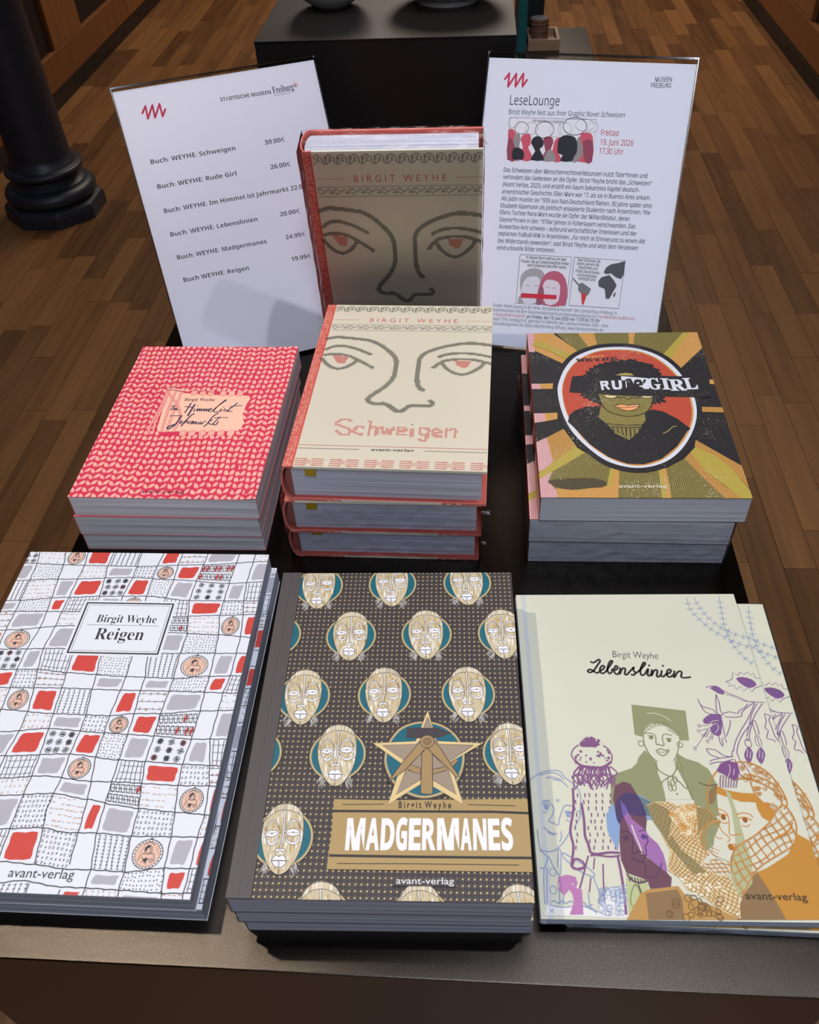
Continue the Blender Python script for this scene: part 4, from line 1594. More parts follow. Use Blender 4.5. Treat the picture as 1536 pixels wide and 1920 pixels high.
# ---------------------------------------------------------------- mask cover
def art_mad():
    s = sheet_for('madgermanes')
    s.mat = ink_mat('print_masks', .48, .35)
    W, H = s.W, s.H
    BG, DK, TN, TE, LT = (58, 52, 54), (48, 44, 46), (190, 166, 118), (16, 100, 116), (236, 228, 210)
    GR = (70, 66, 66)
    s.rect(0, 0, W, H, BG)
    sx0 = 14.3   # plain cloth-like spine strip
    s.up()
    pu, pv = 3.32, 3.72
    s.at(0, 0, 1)
    j = 0
    v = 1.4
    while v < H:
        u = sx0 + 1.0
        while u < W:
            s.oval(u, v, .66, .66, TN, 8)
            for k in range(6):
                t = math.pi * (k / 3 + .17)
                x, y = u + 1.45 * math.cos(t), v + 1.5 * math.sin(t)
                s.convex([(x - .3 * math.sin(t) - .05, y + .3 * math.cos(t)), (x + .3 * math.sin(t) - .05, y - .3 * math.cos(t)), (x + .3 * math.sin(t) + .07, y - .3 * math.cos(t) + .1), (x - .3 * math.sin(t) + .07, y + .3 * math.cos(t) + .1)], (158, 150, 146))
            u += pu
        v += pv
    s.up()
    # the mask, traced once
    s.at(460, 1490, 160 / 1536)
    q = s.pp
    c0 = s.pix((690, 800))
    rel = lambda pts: [(x - c0[0], y - c0[1]) for x, y in q(pts)]
    outline = rel([(360, 460), (420, 370), (500, 260), (600, 190), (740, 160), (880, 185), (970, 240), (1030, 320), (1060, 480), (1060, 640), (1035, 830), (990, 1000), (920, 1160), (830, 1290), (740, 1390), (640, 1435), (560, 1430), (470, 1360), (390, 1230), (335, 1060), (305, 880), (305, 700), (330, 560)])
    face = rel([(360, 480), (450, 390), (560, 310), (700, 278), (830, 285), (940, 330), (1035, 385), (1060, 480), (1060, 640), (1035, 830), (990, 1000), (920, 1160), (830, 1290), (740, 1390), (640, 1435), (560, 1430), (470, 1360), (390, 1230), (335, 1060), (305, 880), (305, 700), (330, 560)])
    band = rel([(360, 480), (450, 390), (560, 310), (700, 278), (830, 285), (940, 330), (1035, 385)])
    lines = [(t, w_) for t, w_ in (
        ([(365, 680), (390, 590), (440, 500), (515, 455), (580, 490), (620, 580), (630, 640)], .32), ([(385, 640), (430, 550), (500, 480), (560, 500), (605, 580), (622, 640)], .26),
        ([(725, 640), (770, 540), (830, 470), (890, 445), (950, 480), (990, 560), (1015, 640)], .32), ([(745, 620), (800, 530), (880, 480), (940, 500), (985, 570), (1005, 630)], .26),
        ([(360, 740), (390, 840), (430, 900), (480, 915), (540, 890), (590, 820), (625, 740)], .32), ([(375, 760), (420, 840), (480, 870), (530, 850), (600, 770)], .26),
        ([(725, 740), (750, 830), (810, 890), (880, 900), (950, 870), (990, 810), (1005, 740)], .32), ([(735, 750), (790, 830), (860, 855), (930, 835), (985, 770)], .26),
        ([(705, 285), (700, 500), (670, 750), (640, 900), (630, 970)], .3), ([(738, 285), (725, 500), (700, 750), (665, 900), (655, 970)], .3),
        ([(528, 1030), (570, 980), (640, 970), (710, 980), (738, 1010), (690, 1025), (630, 1000), (590, 1025), (528, 1030)], .32),
        ([(480, 1190), (600, 1185), (750, 1190)], .5), ([(600, 1200), (598, 1310)], .28), ([(622, 1200), (620, 1310)], .28), ([(590, 1350), (585, 1430)], .3), ([(610, 1350), (608, 1430)], .3))]
    lines = [(rel(t), w_) for t, w_ in lines]
    eyeL = rel([(355, 710), (420, 655), (490, 640), (570, 650), (635, 685), (560, 740), (480, 765), (400, 745)])
    eyeR = rel([(720, 685), (790, 625), (870, 610), (940, 620), (1012, 680), (940, 735), (860, 750), (790, 735)])
    lidL, lidR = rel([(355, 700), (490, 690), (635, 685)]), rel([(720, 685), (860, 680), (1012, 682)])
    pupL, pupR = rel([(490, 700)])[0], rel([(876, 678)])[0]
    mouth = rel([(480, 1190), (510, 1130), (560, 1088), (590, 1095), (620, 1120), (650, 1090), (700, 1090), (735, 1140), (752, 1190), (720, 1260), (660, 1305), (610, 1315), (540, 1290), (500, 1240)])
    nose = rel([(528, 1030), (570, 980), (640, 970), (710, 980), (738, 1010), (690, 1025), (630, 1000), (590, 1025)])
    noser = rel([(705, 285), (738, 285), (725, 500), (700, 750), (655, 970), (630, 970), (670, 750), (700, 500)])
    rings = [rel(t) for t in ([(385, 640), (430, 550), (500, 480), (560, 500), (605, 580), (628, 645), (620, 600), (580, 490), (515, 455), (440, 500), (390, 590), (365, 680)],
                              [(745, 620), (800, 530), (880, 480), (940, 500), (985, 570), (1012, 640), (990, 560), (950, 480), (890, 445), (830, 470), (770, 540), (725, 640)],
                              [(375, 760), (420, 840), (480, 870), (530, 850), (600, 770), (625, 740), (590, 820), (540, 890), (480, 915), (430, 900), (390, 840), (360, 740)],
                              [(735, 750), (790, 830), (860, 855), (930, 835), (985, 770), (1005, 740), (990, 810), (950, 870), (880, 900), (810, 890), (750, 830), (725, 740)])]
    ring_c = rel([(690, 765)])[0]

    def mask(cx, cy, seed, disc_only=False, z=0):
        m_ = random.Random(seed)
        T = lambda pts: [(x + cx, y + cy) for x, y in pts]
        dcx, dcy = cx + ring_c[0], cy + ring_c[1] - .5
        s.oval(dcx, dcy, 18.2, 18.2, DK, 44)
        s.z += 1
        s.oval(dcx, dcy, 17.6, 17.6, TN, 44)
        s.z += 1
        s.oval(dcx, dcy, 16.3, 16.3, TE, 44)
        s.z += 1
        if disc_only:
            s.z -= 3
            return
        xs = [p[0] for p in outline]
        x0, x1 = min(xs), max(xs)
        ys = [p[1] for p in outline]
        y0, y1 = min(ys), max(ys)
        for k in range(34):      # raffia beard either side of the chin
            for sg in (-1, 1):
                a = m_.uniform(.35, 1.0)
                px, py = cx + sg * (x1 - x0) * (.18 + .2 * a), cy + y0 + (y1 - y0) * (.02 + .16 * a)
                dx, dy = sg * m_.uniform(.5, 3.6), -m_.uniform(2.5, 5.5)
                s.line([(px, py), (px + dx, py + dy)], .18, (205, 200, 196) if m_.random() < .7 else DK)
        s.z += 1
        oc = catmull(T(outline), 2, True)
        fc = T(face)
        s.poly(oc, (222, 210, 186))
        s.z += 1
        s.poly(fc, (204, 188, 156))
        s.z += 1
        for k in range(190):     # brushed wood grain in ochre and white
            x = m_.uniform(x0, x1)
            y = m_.uniform(y0, y1 * .82)
            L = m_.uniform(1.5, 6)
            if inside((x, y), face) and inside((x, y - L), face):
                c_ = (184, 154, 98) if m_.random() < .5 else (242, 238, 230)
                if y > y1 * .35 and m_.random() < .7:
                    c_ = (186, 156, 98)
                wd = m_.uniform(.2, .8)
                s.convex([(cx + x - wd / 2, cy + y), (cx + x + wd / 2, cy + y), (cx + x + wd / 2, cy + y - L), (cx + x - wd / 2, cy + y - L * .9)], c_)
        for k in range(46):      # fringe
            t = k / 45 * (len(band) - 1)
            i = min(int(t), len(band) - 2)
            f = t - i
            x, y = band[i][0] * (1 - f) + band[i + 1][0] * f, band[i][1] * (1 - f) + band[i + 1][1] * f
            hh = 4.2 * math.sin(math.pi * min(1, (k + 3) / 51)) + .6
            s.convex([(cx + x - .1, cy + y), (cx + x + .12, cy + y), (cx + x * 1.04 + .12, cy + y + hh), (cx + x * 1.04 - .08, cy + y + hh)], m_.choice(((90, 76, 66), (150, 128, 90), (206, 178, 118), (246, 240, 230))))
        s.z += 1
        for t in rings + [mouth, nose, noser, eyeL, eyeR]:
            s.poly(T(t), (238, 236, 240))
        s.z += 1
        s.line(oc + [oc[0]], .32, DK)
        s.line(T(band), .32, DK, smooth=3)
        for t, w_ in lines:
            s.line(T(t), w_, DK, smooth=3)
        for t in (eyeL, eyeR, mouth):
            s.line(T(t) + [T(t)[0]], .34, DK)
        for t in (lidL, lidR):
            s.line(T(t), .22, DK)
        for p in (pupL, pupR):
            s.oval(cx + p[0], cy + p[1], .62, .62, DK, 10)
            s.z += 1
            s.oval(cx + p[0], cy + p[1], .42, .42, TN, 10)
            s.z -= 1
        s.z -= 6
    s.at(410, 1050, .39714)
    A = [(487, 128), (822, 117), (1175, 111), (626, 362), (983, 355), (1345, 352), (402, 650), (784, 640), (1180, 637), (563, 925), (1383, 918)]
    C0 = [s.pix(p) for p in A]
    d53 = C0[4][0] - C0[3][0]
    C0.append((C0[3][0] - d53, C0[3][1]))
    C0.append((C0[9][0] - d53, C0[9][1]))
    s.at(410, 1420, .39714)
    last = s.pix((305, 388))
    C0.append(last)
    # rows are evenly spaced on the cover: snap them
    C0[0] = (C0[6][0] + .3, C0[0][1])
    bottom_y = 2 * last[1] - C0[9][1]
    bx = [C0[3][0], C0[4][0], C0[5][0]]
    for k, c in enumerate(C0):
        mask(c[0], c[1], k)
    for k, x in enumerate((s.pix((490, 650))[0], s.pix((955, 650))[0], s.pix((1425, 650))[0])):
        mask(x, s.pix((490, 588))[1] - 22.0, 30 + k)
    s.up(9)
    # star emblem with hammer and compass
    s.at(690, 1320, 220 / 1536)
    q = s.pp
    cc = [(735, 235), (900, 255), (1060, 330), (1190, 460), (1255, 620), (1260, 780), (1210, 950), (1110, 1090), (960, 1190), (745, 1240), (560, 1200), (400, 1110), (290, 980), (225, 820), (220, 680), (270, 510), (400, 340), (560, 260)]
    o_ = catmull(q(cc), 3, True)
    cx, cy = sum(p[0] for p in o_) / len(o_), sum(p[1] for p in o_) / len(o_)
    for k, c_ in ((1.06, BG), (1.0, TN), (.945, TE)):
        s.poly([(cx + (x - cx) * k, cy + (y - cy) * k) for x, y in o_], c_)
        s.up()
    star = q([(783, 80), (905, 490), (1505, 520), (1080, 770), (1250, 1325), (745, 985 + 40), (262, 1325), (440, 790), (65, 520), (625, 492)])
    LTN = (222, 196, 142)
    s.poly(star, LTN)
    s.up()
    s.line(star + [star[0]], .35, BG)
    ins = [q(t) for t in ([(783, 180), (838, 312), (730, 312)], [(190, 548), (630, 535), (700, 465), (760, 540), (700, 660), (690, 700), (480, 745)], [(1385, 548), (930, 535), (880, 460), (800, 540), (850, 650), (870, 700), (1060, 760)],
                          [(500, 870), (690, 920), (690, 995), (370, 1195)], [(850, 925), (1055, 875), (1160, 1195), (850, 1000)], [(560, 800), (690, 660), (845, 660), (1010, 830), (850, 860), (690, 850)])]
    for t in ins:
        s.poly(t, (158, 140, 122))
        s.line(t + [t[0]], .35, BG)
    s.up()
    for t in ([(500, 850), (560, 800), (690, 850), (690, 920), (590, 900)], [(850, 860), (960, 845), (1110, 760), (1150, 725), (1185, 745), (1110, 830), (1000, 885), (850, 925)]):
        s.poly(q(t), (164, 134, 90))
        s.line(q(t + [t[0]]), .4, BG)
    s.up()
    for t in ([(250, 1045), (460, 760), (720, 460), (800, 530), (700, 650), (480, 880), (310, 1000)], [(845, 460), (960, 600), (1060, 760), (1200, 960), (1150, 965), (1040, 840), (850, 660), (760, 560)],
              [(705, 650), (775, 585), (845, 655), (850, 1170), (825, 1188), (710, 1185), (690, 1160)]):
        s.poly(q(t), (166, 136, 92))
        s.line(q(t + [t[0]]), .45, BG)
        s.up()
    s.poly(q([(510, 318), (915, 318), (960, 340), (1100, 385), (1020, 415), (920, 455), (700, 458), (505, 452)]), (66, 60, 64))
    p = s.pix((778, 498))
    s.up()
    for r_, c_ in ((4.6, BG), (4.2, (166, 136, 92)), (2.6, BG), (2.25, (166, 136, 92)), (1.7, BG), (1.35, (150, 122, 84))):
        s.oval(p[0], p[1], r_, r_, c_, 24)
        s.up()
    # title panel
    s.at(410, 1420, .39714)
    PT = (176, 148, 98)
    s.z -= 14
    s.poly(s.pp([(545, 200), (760, 205), (1100, 202), (1468, 198), (1520, 200), (1520, 545), (1200, 540), (510, 530), (518, 470), (535, 350)]), PT)
    s.up()
    s.line(s.pp([(540, 256), (900, 258), (1300, 260), (1510, 268)]), 1.5, DK)
    s.line(s.pp([(522, 466), (900, 472), (1510, 478)]), 1.5, DK)
    s.line(s.pp([(585, 225), (780, 224)]), .5, DK)
    s.line(s.pp([(1178, 226), (1400, 232)]), .5, DK)
    s.line(s.pp([(560, 504), (900, 505), (1418, 511)]), .5, DK)
    s.up(13)
    # (the star points lie over the panel)
    s.text('B i r g i t  W e y h e', s.pix((850, 242)), s.pix((1098, 244)), 6.2, DK, bold=.02)
    s.up()
    x0, x1 = s.pix((594, 440)), s.pix((1397, 442))
    body = 'MADGERMANES'
    cuts = [594, 690, 760, 832, 893, 957, 1028, 1140, 1200, 1272, 1335, 1397]
    tops = [285, 286, 286, 284, 286, 287, 286, 287, 288, 288, 285]
    for ch, a, b, t in zip(body, cuts, cuts[1:], tops):
        p, q2 = s.pix((a + 3, 438)), s.pix((b - 4, 438))
        hgt = s.pix((a, t))[1] - p[1]
        vd = (0, 1)
        s.text(alpha(SANS_B, ch), p, q2, 1, (240, 238, 242), bold=.022, vdir=(0, 1), yscale=hgt / .76)
    s.poly(s.pp([(825, 572), (1128, 576), (1126, 612), (820, 610)]), (70, 62, 62))
    s.up()
    s.text('avant-verlag', s.pix((838, 600)), s.pix((1112, 603)), 5.4, (226, 224, 228), bold=.004)
    s.z -= 5
    s.rect(0, 0, sx0, H, (82, 76, 76))
    s.up()
    s.rect(7.0, 0, 7.4, H, (58, 54, 54))
    s.rect(7.4, 0, 7.7, H, (96, 90, 90))
    s.z += 6
    return s


# ---------------------------------------------------------------- overlapping portraits cover
def art_leb():
    s = sheet_for('lebenslinien')
    s.mat = ink_mat('print_portraits', .55, .3, fibre=.15)
    W, H = s.W, s.H
    CR, OLV, PU, VI = (212, 210, 190), (144, 145, 106), (130, 84, 128), (158, 106, 166)
    PLUM, IND, BL, TEAL, OR, BR = (108, 70, 86), (74, 58, 100), (124, 144, 178), (98, 120, 124), (192, 134, 52), (140, 110, 74)
    s.rect(0, 0, W, H, CR)
    s.up()
    s.rect(4.2, 0, 7.2, H, (196, 198, 200))
    s.at(1080, 1110, .29688)
    K = (44, 42, 42)

    def ln(t, wd, c, sm=3):
        s.line(s.pp(t), wd, c, smooth=sm)

    def pl(t, c, sm=0):
        s.poly(s.pp(t), c, smooth=sm)
        s.z += .7
    p, q = s.pix((232, 416)), s.pix((520, 426))
    s.text('Birgit Weyhe', p, q, 8.6, (60, 60, 58), bold=-.006, shear=.05, wob=.12)
    for t in ([(90, 442), (108, 450), (128, 440), (143, 430), (152, 440), (133, 470), (110, 502), (86, 512), (74, 503), (88, 492), (112, 503), (132, 515), (150, 506)],
              [(150, 504), (172, 490), (180, 476), (168, 468), (153, 485), (152, 505), (167, 518), (187, 508)],
              [(187, 508), (205, 482), (224, 455), (230, 440), (217, 440), (204, 465), (199, 498), (211, 518), (227, 508), (229, 492), (240, 492)],
              [(238, 498), (256, 492), (264, 478), (252, 470), (242, 488), (244, 512), (260, 524), (278, 506)],
              [(280, 480), (276, 524), (290, 492), (304, 484), (312, 492), (308, 520), (320, 526), (338, 508)],
              [(338, 508), (356, 488), (366, 478), (362, 496), (374, 512), (364, 528), (346, 524)],
              [(372, 520), (400, 500), (430, 468), (438, 452), (426, 450), (412, 478), (406, 508), (416, 530), (436, 522)],
              [(436, 522), (456, 488), (452, 526), (464, 532), (478, 516)],
              [(480, 492), (476, 534), (492, 502), (506, 495), (514, 505), (510, 534), (524, 538), (540, 520)],
              [(542, 498), (538, 530), (552, 538), (568, 522)],
              [(568, 522), (592, 514), (600, 498), (586, 492), (574, 510), (578, 534), (596, 540), (616, 524)],
              [(622, 500), (618, 544), (640, 512), (656, 504), (668, 512), (664, 540), (690, 545), (726, 540)]):
        ln(t, 1.5, K, 4)
    for p in ((462, 468), (549, 470)):
        s.oval(*s.pix(p), .8, 1.0, K, 9)
    # blue bead garlands
    for t in ([(700, 40), (712, 90), (742, 140), (800, 195), (870, 250), (940, 290), (1000, 320), (1060, 340), (1110, 360)], [(745, 35), (775, 95), (830, 160), (900, 220), (990, 265), (1050, 285), (1120, 310)],
              [(905, 30), (912, 90), (925, 160), (940, 230), (975, 310), (1010, 360), (1060, 415), (1110, 450)]):
        ln(t, .45, BL, 4)
        l = catmull(s.pp(t), 12)
        d, last = 0, l[0]
        for a in l:
            d += math.hypot(a[0] - last[0], a[1] - last[1])
            if d > 5.2:
                dx, dy = a[0] - last[0], a[1] - last[1]
                L_ = math.hypot(dx, dy) or 1
                dx, dy = dx / L_, dy / L_
                for sg in (1, -1):
                    s.line([(a[0], a[1]), (a[0] - sg * dy * 2.2 + dx * 1.2, a[1] + sg * dx * 2.2 + dy * 1.2), (a[0] - sg * dy * 2.4 - dx * .8, a[1] + sg * dx * 2.4 - dy * .8), (a[0], a[1])], .35, BL)
                d = 0
            last = a
    # fuchsia branch
    FU = (124, 86, 136)
    leaf = [(945, 570), (985, 555), (990, 510), (1020, 530), (1040, 510), (1060, 525), (1085, 508), (1100, 530), (1120, 515), (1130, 545), (1160, 550), (1200, 580), (1160, 600), (1130, 610), (1110, 635), (1085, 605), (1060, 630), (1040, 600), (1010, 620), (1000, 590), (960, 600), (972, 580), (945, 570)]
    ln(leaf, .55, FU, 1)
    pl([(1010, 550), (1050, 540), (1110, 555), (1140, 590), (1100, 610), (1050, 590)], FU, 2)
    s.at(1160, 1280, .24479)
    ln([(665, 40), (740, 30), (800, 65), (850, 90), (930, 120), (1000, 150), (1120, 155)], .6, FU)
    ln([(820, 95), (880, 110), (960, 145), (1040, 150)], .45, FU)
    pl([(700, 45), (745, 28), (790, 55), (812, 92), (770, 90), (735, 70)], FU, 2)
    for t in ([(605, 130), (640, 185), (720, 210), (745, 245), (690, 240), (650, 215), (605, 130)], [(745, 95), (770, 160), (780, 220), (800, 250), (760, 245), (745, 180), (745, 95)],
              [(800, 240), (850, 228), (910, 240), (925, 215), (960, 200), (990, 165)], [(810, 265), (880, 270), (940, 260), (945, 230), (1000, 180), (1040, 160)],
              [(790, 290), (800, 350), (820, 420), (850, 340), (855, 290)], [(800, 420), (820, 440), (825, 465)], [(765, 410), (780, 470), (800, 488), (790, 430)],
              [(1040, 165), (990, 280), (930, 380), (890, 470), (880, 530)], [(1100, 165), (1050, 240), (1010, 320), (950, 400), (915, 480), (905, 540)],
              [(1060, 165), (1020, 240), (1000, 330), (980, 420)], [(1030, 290), (1005, 380), (1000, 430)], [(1020, 300), (1045, 380), (1055, 400)], [(1040, 290), (1065, 350), (1075, 400)],
              [(670, 510), (740, 520), (800, 560), (860, 570), (870, 530), (880, 520)], [(670, 510), (700, 555), (770, 580)], [(700, 610), (720, 595), (800, 580), (880, 570)], [(695, 630), (740, 615), (810, 610), (880, 590)],
              [(905, 540), (930, 600), (980, 660), (1015, 720), (1010, 750)], [(890, 590), (920, 690), (960, 730), (1010, 750)],
              [(1115, 240), (1160, 260), (1150, 290), (1165, 330), (1180, 370), (1200, 420), (1240, 470)], [(1115, 245), (1130, 300), (1120, 350), (1145, 370), (1135, 430), (1180, 440), (1200, 460)]):
        ln(t, .65, FU)
    pl([(645, 290), (690, 250), (760, 245), (790, 270), (785, 400), (745, 410), (710, 385), (700, 350), (720, 320), (660, 320)], FU, 2)
    s.up()
    ln([(690, 330), (720, 300), (765, 295)], .4, CR)
    ln([(700, 345), (730, 320), (750, 320), (765, 350), (740, 390)], .4, CR)
    for a, b in (((700, 330), (615, 335)), ((700, 350), (610, 375)), ((690, 365), (645, 410)), ((700, 370), (670, 410)), ((715, 385), (680, 455)), ((725, 395), (710, 430)), ((680, 360), (585, 510))):
        ln([a, ((a[0] + b[0]) / 2 + 5, (a[1] + b[1]) / 2), b], .4, FU)
        p = s.pix(b)
        s.ring(p[0], p[1], .9, 1.3, .35, FU, 8)
    for x, y in ((995, 555), (1088, 560)):
        pl([(x - 5, y - 60), (x - 30, y - 20), (x - 32, y + 20), (x + 5, y + 70), (x + 30, y + 20), (x + 32, y - 20), (x + 8, y - 55)], FU, 2)
        s.up()
        ln([(x - 8, y - 40), (x - 12, y + 20)], .4, CR)
        ln([(x + 15, y - 25), (x + 12, y + 30)], .35, CR)
    p = s.pix((992, 470))
    s.ring(p[0], p[1], 2.2, 3.0, .5, FU, 12)
    for dx in (-1.2, 0, 1.2):
        p = s.pix((1068, 450))
        s.line([(p[0] + dx * .6, p[1] + 4.5), (p[0] + dx * 1.6, p[1]), (p[0] + dx, p[1] - 4.5)], .45, FU, smooth=3)
    p = s.pix((992, 440))
    s.ring(p[0], p[1], 1.5, .8, .4, FU, 8)

    # olive woman with the square hat
    HT, HD = OLV, (128, 128, 92)
    pl([(97, 172), (300, 195), (512, 220), (540, 448), (460, 445), (440, 400), (400, 350), (330, 320), (250, 315), (200, 350), (180, 420), (122, 402)], HT)
    pl([(-60, 770), (-20, 700), (100, 660), (140, 620), (150, 580), (200, 520), (290, 620), (300, 700), (330, 770), (365, 900), (300, 1000), (-60, 1000)], HT)
    pl([(455, 550), (520, 590), (610, 620), (680, 660), (710, 720), (740, 900), (560, 900), (520, 800), (440, 680), (430, 620)], HT)
    s.up()
    ln([(215, 240), (280, 240), (350, 265), (402, 300)], .5, CR)
    face = [(190, 410), (200, 480), (240, 560), (300, 610), (370, 620), (430, 600), (460, 520), (465, 440), (440, 390), (380, 345), (300, 325), (230, 340), (200, 370)]
    pl(face, CR, 2)
    s.up()
    ln([(190, 400), (195, 470), (240, 560), (300, 610), (365, 622), (420, 605), (450, 540), (465, 450)], .7, HD)
    for x, y in [(195 + 250 * k / 13, 375 - 55 * math.sin(math.pi * k / 13) + (20 if k > 9 else 0)) for k in range(14)]:
        p = s.pix((x, y))
        s.ring(p[0], p[1], 1.1, 1.4, .45, HD, 7)
    ln([(190, 395), (240, 392), (280, 410), (285, 460), (290, 480)], .7, HD)
    ln([(410, 412), (370, 400), (340, 405), (335, 440), (350, 480)], .7, HD)
    ln([(290, 480), (310, 478), (330, 488), (350, 480)], .9, HD)
    for x, y in ((248, 425), (385, 446)):
        s.oval(*s.pix((x, y)), 1.5, 1.5, HD, 10)
        ln([(x - 28, y - 14), (x, y - 14), (x + 22, y - 10)], .5, HD)
    ln([(282, 528), (320, 512), (350, 522), (387, 520)], .8, HD)
    ln([(290, 532), (320, 560), (350, 562), (375, 540), (387, 522)], .8, HD)
    ln([(300, 532), (340, 540), (375, 528)], .5, HD)
    for x, y in ((172, 470), (468, 480)):
        p = s.pix((x, y))
        s.ring(p[0], p[1], 1.9, 2.1, .55, HD, 10)
    pl([(300, 680), (330, 740), (360, 900), (555, 900), (520, 800), (450, 670), (395, 715), (350, 700)], CR)
    pl([(290, 610), (300, 680), (350, 715), (400, 720), (440, 680), (425, 605)], CR)
    s.up()
    ln([(285, 615), (300, 670), (360, 710), (400, 722), (430, 690), (450, 640)], .8, HD)
    ln([(395, 725), (350, 750), (325, 780)], .7, HD)
    ln([(410, 722), (470, 770), (520, 820), (525, 775)], .9, HD)
    for a, b, r1, r2 in ((400, 760, 3.4, 4.5), (418, 790, 2.8, 5), (395, 800, 2.2, 4), (430, 745, 2.4, 3)):
        p = s.pix((a, b))
        s.ring(p[0], p[1], r1 * .6, r2 * .8, .6, HD, 12)
    s.oval(*s.pix((447, 858)), .7, .8, HD, 8)

    # left half of the lower scene
    s.at(1000, 1360, .19795)
    # old man in blue line
    BB = (140, 154, 188)
    for t in ([(-30, 520), (60, 460), (150, 435), (250, 440), (300, 500), (380, 560), (440, 640), (450, 740), (440, 850)], [(60, 480), (140, 455), (230, 465), (290, 520)], [(120, 500), (200, 500), (270, 530)], [(180, 520), (260, 530), (330, 590)],
              [(60, 1180), (130, 1200), (200, 1190), (280, 1120), (340, 1020), (360, 960)], [(40, 990), (50, 1100), (70, 1180)],
              [(85, 740), (150, 735), (195, 790), (180, 860), (145, 905), (160, 920), (200, 935), (235, 950), (245, 900), (270, 820), (300, 765), (370, 770)], [(90, 720), (160, 715)],
              [(95, 965), (140, 1005), (180, 1025), (230, 1035)], [(135, 1015), (180, 1040), (205, 1045)], [(220, 700), (225, 730)], [(240, 705), (238, 730)], [(260, 1010), (268, 1060), (250, 1110)],
              [(300, 830), (350, 830), (380, 860)], [(310, 900), (340, 915)], [(90, 820), (130, 835)],
              [(410, 820), (450, 830), (430, 900), (395, 960)], [(60, 1190), (150, 1260), (190, 1340), (255, 1420), (260, 1200), (235, 1180)], [(140, 1240), (110, 1350), (60, 1355)], [(235, 1180), (235, 1260), (230, 1350)],
              [(280, 1210), (420, 1290), (560, 1390), (570, 1440), (430, 1380), (290, 1260), (280, 1210)], [(565, 1440), (610, 1550), (650, 1640), (620, 1700)],
              [(100, 1350), (100, 1500), (110, 1700)], [(130, 1350), (130, 1700)], [(245, 1420), (250, 1700)], [(290, 1440), (285, 1700)], [(520, 1600), (540, 1750)], [(600, 1790), (560, 1740), (500, 1720)],
              [(170, 1680), (200, 1665), (230, 1690), (270, 1670), (310, 1690), (350, 1670), (400, 1690), (470, 1680), (520, 1720), (560, 1700)], [(150, 1710), (300, 1730), (450, 1710), (560, 1750), (660, 1790)]):
        ln(t, .65, BB)
    for x, y in ((125, 780), (332, 848)):
        s.oval(*s.pix((x, y)), 1.6, 2.2, BB, 10)
        ln([(x - 40, y - 22), (x, y - 30), (x + 40, y - 8)], .5, BB)
    for x, y in ((185, 1395), (190, 1565)):
        p = s.pix((x, y))
        s.ring(p[0], p[1], 2, 2.4, .5, BB, 10)
    for x in (175, 265, 350, 430):
        p = s.pix((x, 1762))
        xstitch(s, p[0], p[1], 1.4, .5, BB)
    rr = random.Random(9)
    pl([(140, 1700), (300, 1735), (450, 1715), (600, 1780), (650, 1640), (700, 1560), (800, 1530), (920, 1520), (940, 1700), (900, 1830), (100, 1800)], (228, 226, 222))
    s.up()
    for k in range(46):
        x, y = rr.uniform(640, 920), rr.uniform(1560, 1790)
        p = s.pix((x, y))
        s.ring(p[0], p[1], rr.uniform(1.2, 2.2), rr.uniform(1.2, 2.2), .4, BB, 8)
    ln([(620, 1680), (660, 1600), (720, 1550), (800, 1535), (920, 1520)], .55, BB)
    # girl seen from behind
    for t, w_ in (([(430, 190), (380, 230), (362, 290), (400, 350), (450, 385), (560, 402), (660, 400), (730, 360), (745, 300), (710, 230), (660, 198)], .8), ([(390, 330), (450, 385), (560, 402), (660, 402), (740, 350)], 1.6),
                  ([(375, 600), (380, 800), (350, 1000), (380, 1150), (365, 1300), (370, 1350), (430, 1370), (480, 1350)], 1.5), ([(455, 740), (480, 900), (490, 1050), (520, 1130), (540, 1210)], 1.6),
                  ([(540, 1210), (600, 1225), (720, 1210), (820, 1215)], 1.5), ([(540, 1240), (600, 1235), (720, 1250), (820, 1240)], 1.1), ([(520, 1240), (480, 1400), (440, 1550)], 1.0), ([(580, 1260), (570, 1370)], .8), ([(545, 1450), (530, 1590)], .8),
                  ([(660, 1320), (665, 1500), (675, 1690)], .9), ([(800, 1250), (830, 1400), (860, 1600), (880, 1800)], 1.5), ([(370, 1330), (400, 1270), (470, 1300), (480, 1350), (420, 1365)], 1.3)):
        ln(t, w_, PU)
    for k in range(30):
        a = -1.25 + 2.5 * k / 29
        x0, y0 = 540 + rr.uniform(-20, 20), 215 + rr.uniform(-8, 8)
        L_ = rr.uniform(75, 105)
        ln([(x0 + math.sin(a) * 35, y0 - 10), (x0 + math.sin(a) * L_, y0 - math.cos(a) * L_)], 1.5, PU, 0)
    for k in range(26):
        x, y = rr.uniform(395, 725), rr.uniform(240, 375)
        s.oval(*s.pix((x, y)), rr.uniform(.4, 1.1), rr.uniform(.4, 1.0), PU, 8)
    for k in range(30):
        x = 385 + 380 * k / 29
        d = rr.uniform(-35, 35)
        L_ = rr.uniform(150, 230)
        ln([(430 + 300 * k / 29, 395), (x + d, 460), (x - d, 395 + L_ * .6), (x + d * .6, 395 + L_)], .85, PU)
    for y in range(650, 1200, 62):
        for x in range(400, 800, 62):
            xx = x + rr.uniform(-12, 12) + (y % 3) * 8
            if not (440 < xx < 500 and y > 720):
                ln([(xx, y), (xx + rr.uniform(-4, 8), y + 36)], .8, PU, 0)
    pl([(240, 1440), (320, 1420), (400, 1440), (420, 1500), (400, 1545), (460, 1560), (475, 1800), (345, 1800), (385, 1680), (370, 1600), (340, 1560), (290, 1620), (260, 1580), (235, 1560), (232, 1500)], (182, 120, 172))
    s.up()
    ln([(360, 1500), (385, 1520)], .5, CR)
    ln([(245, 1500), (240, 1550)], .4, CR)
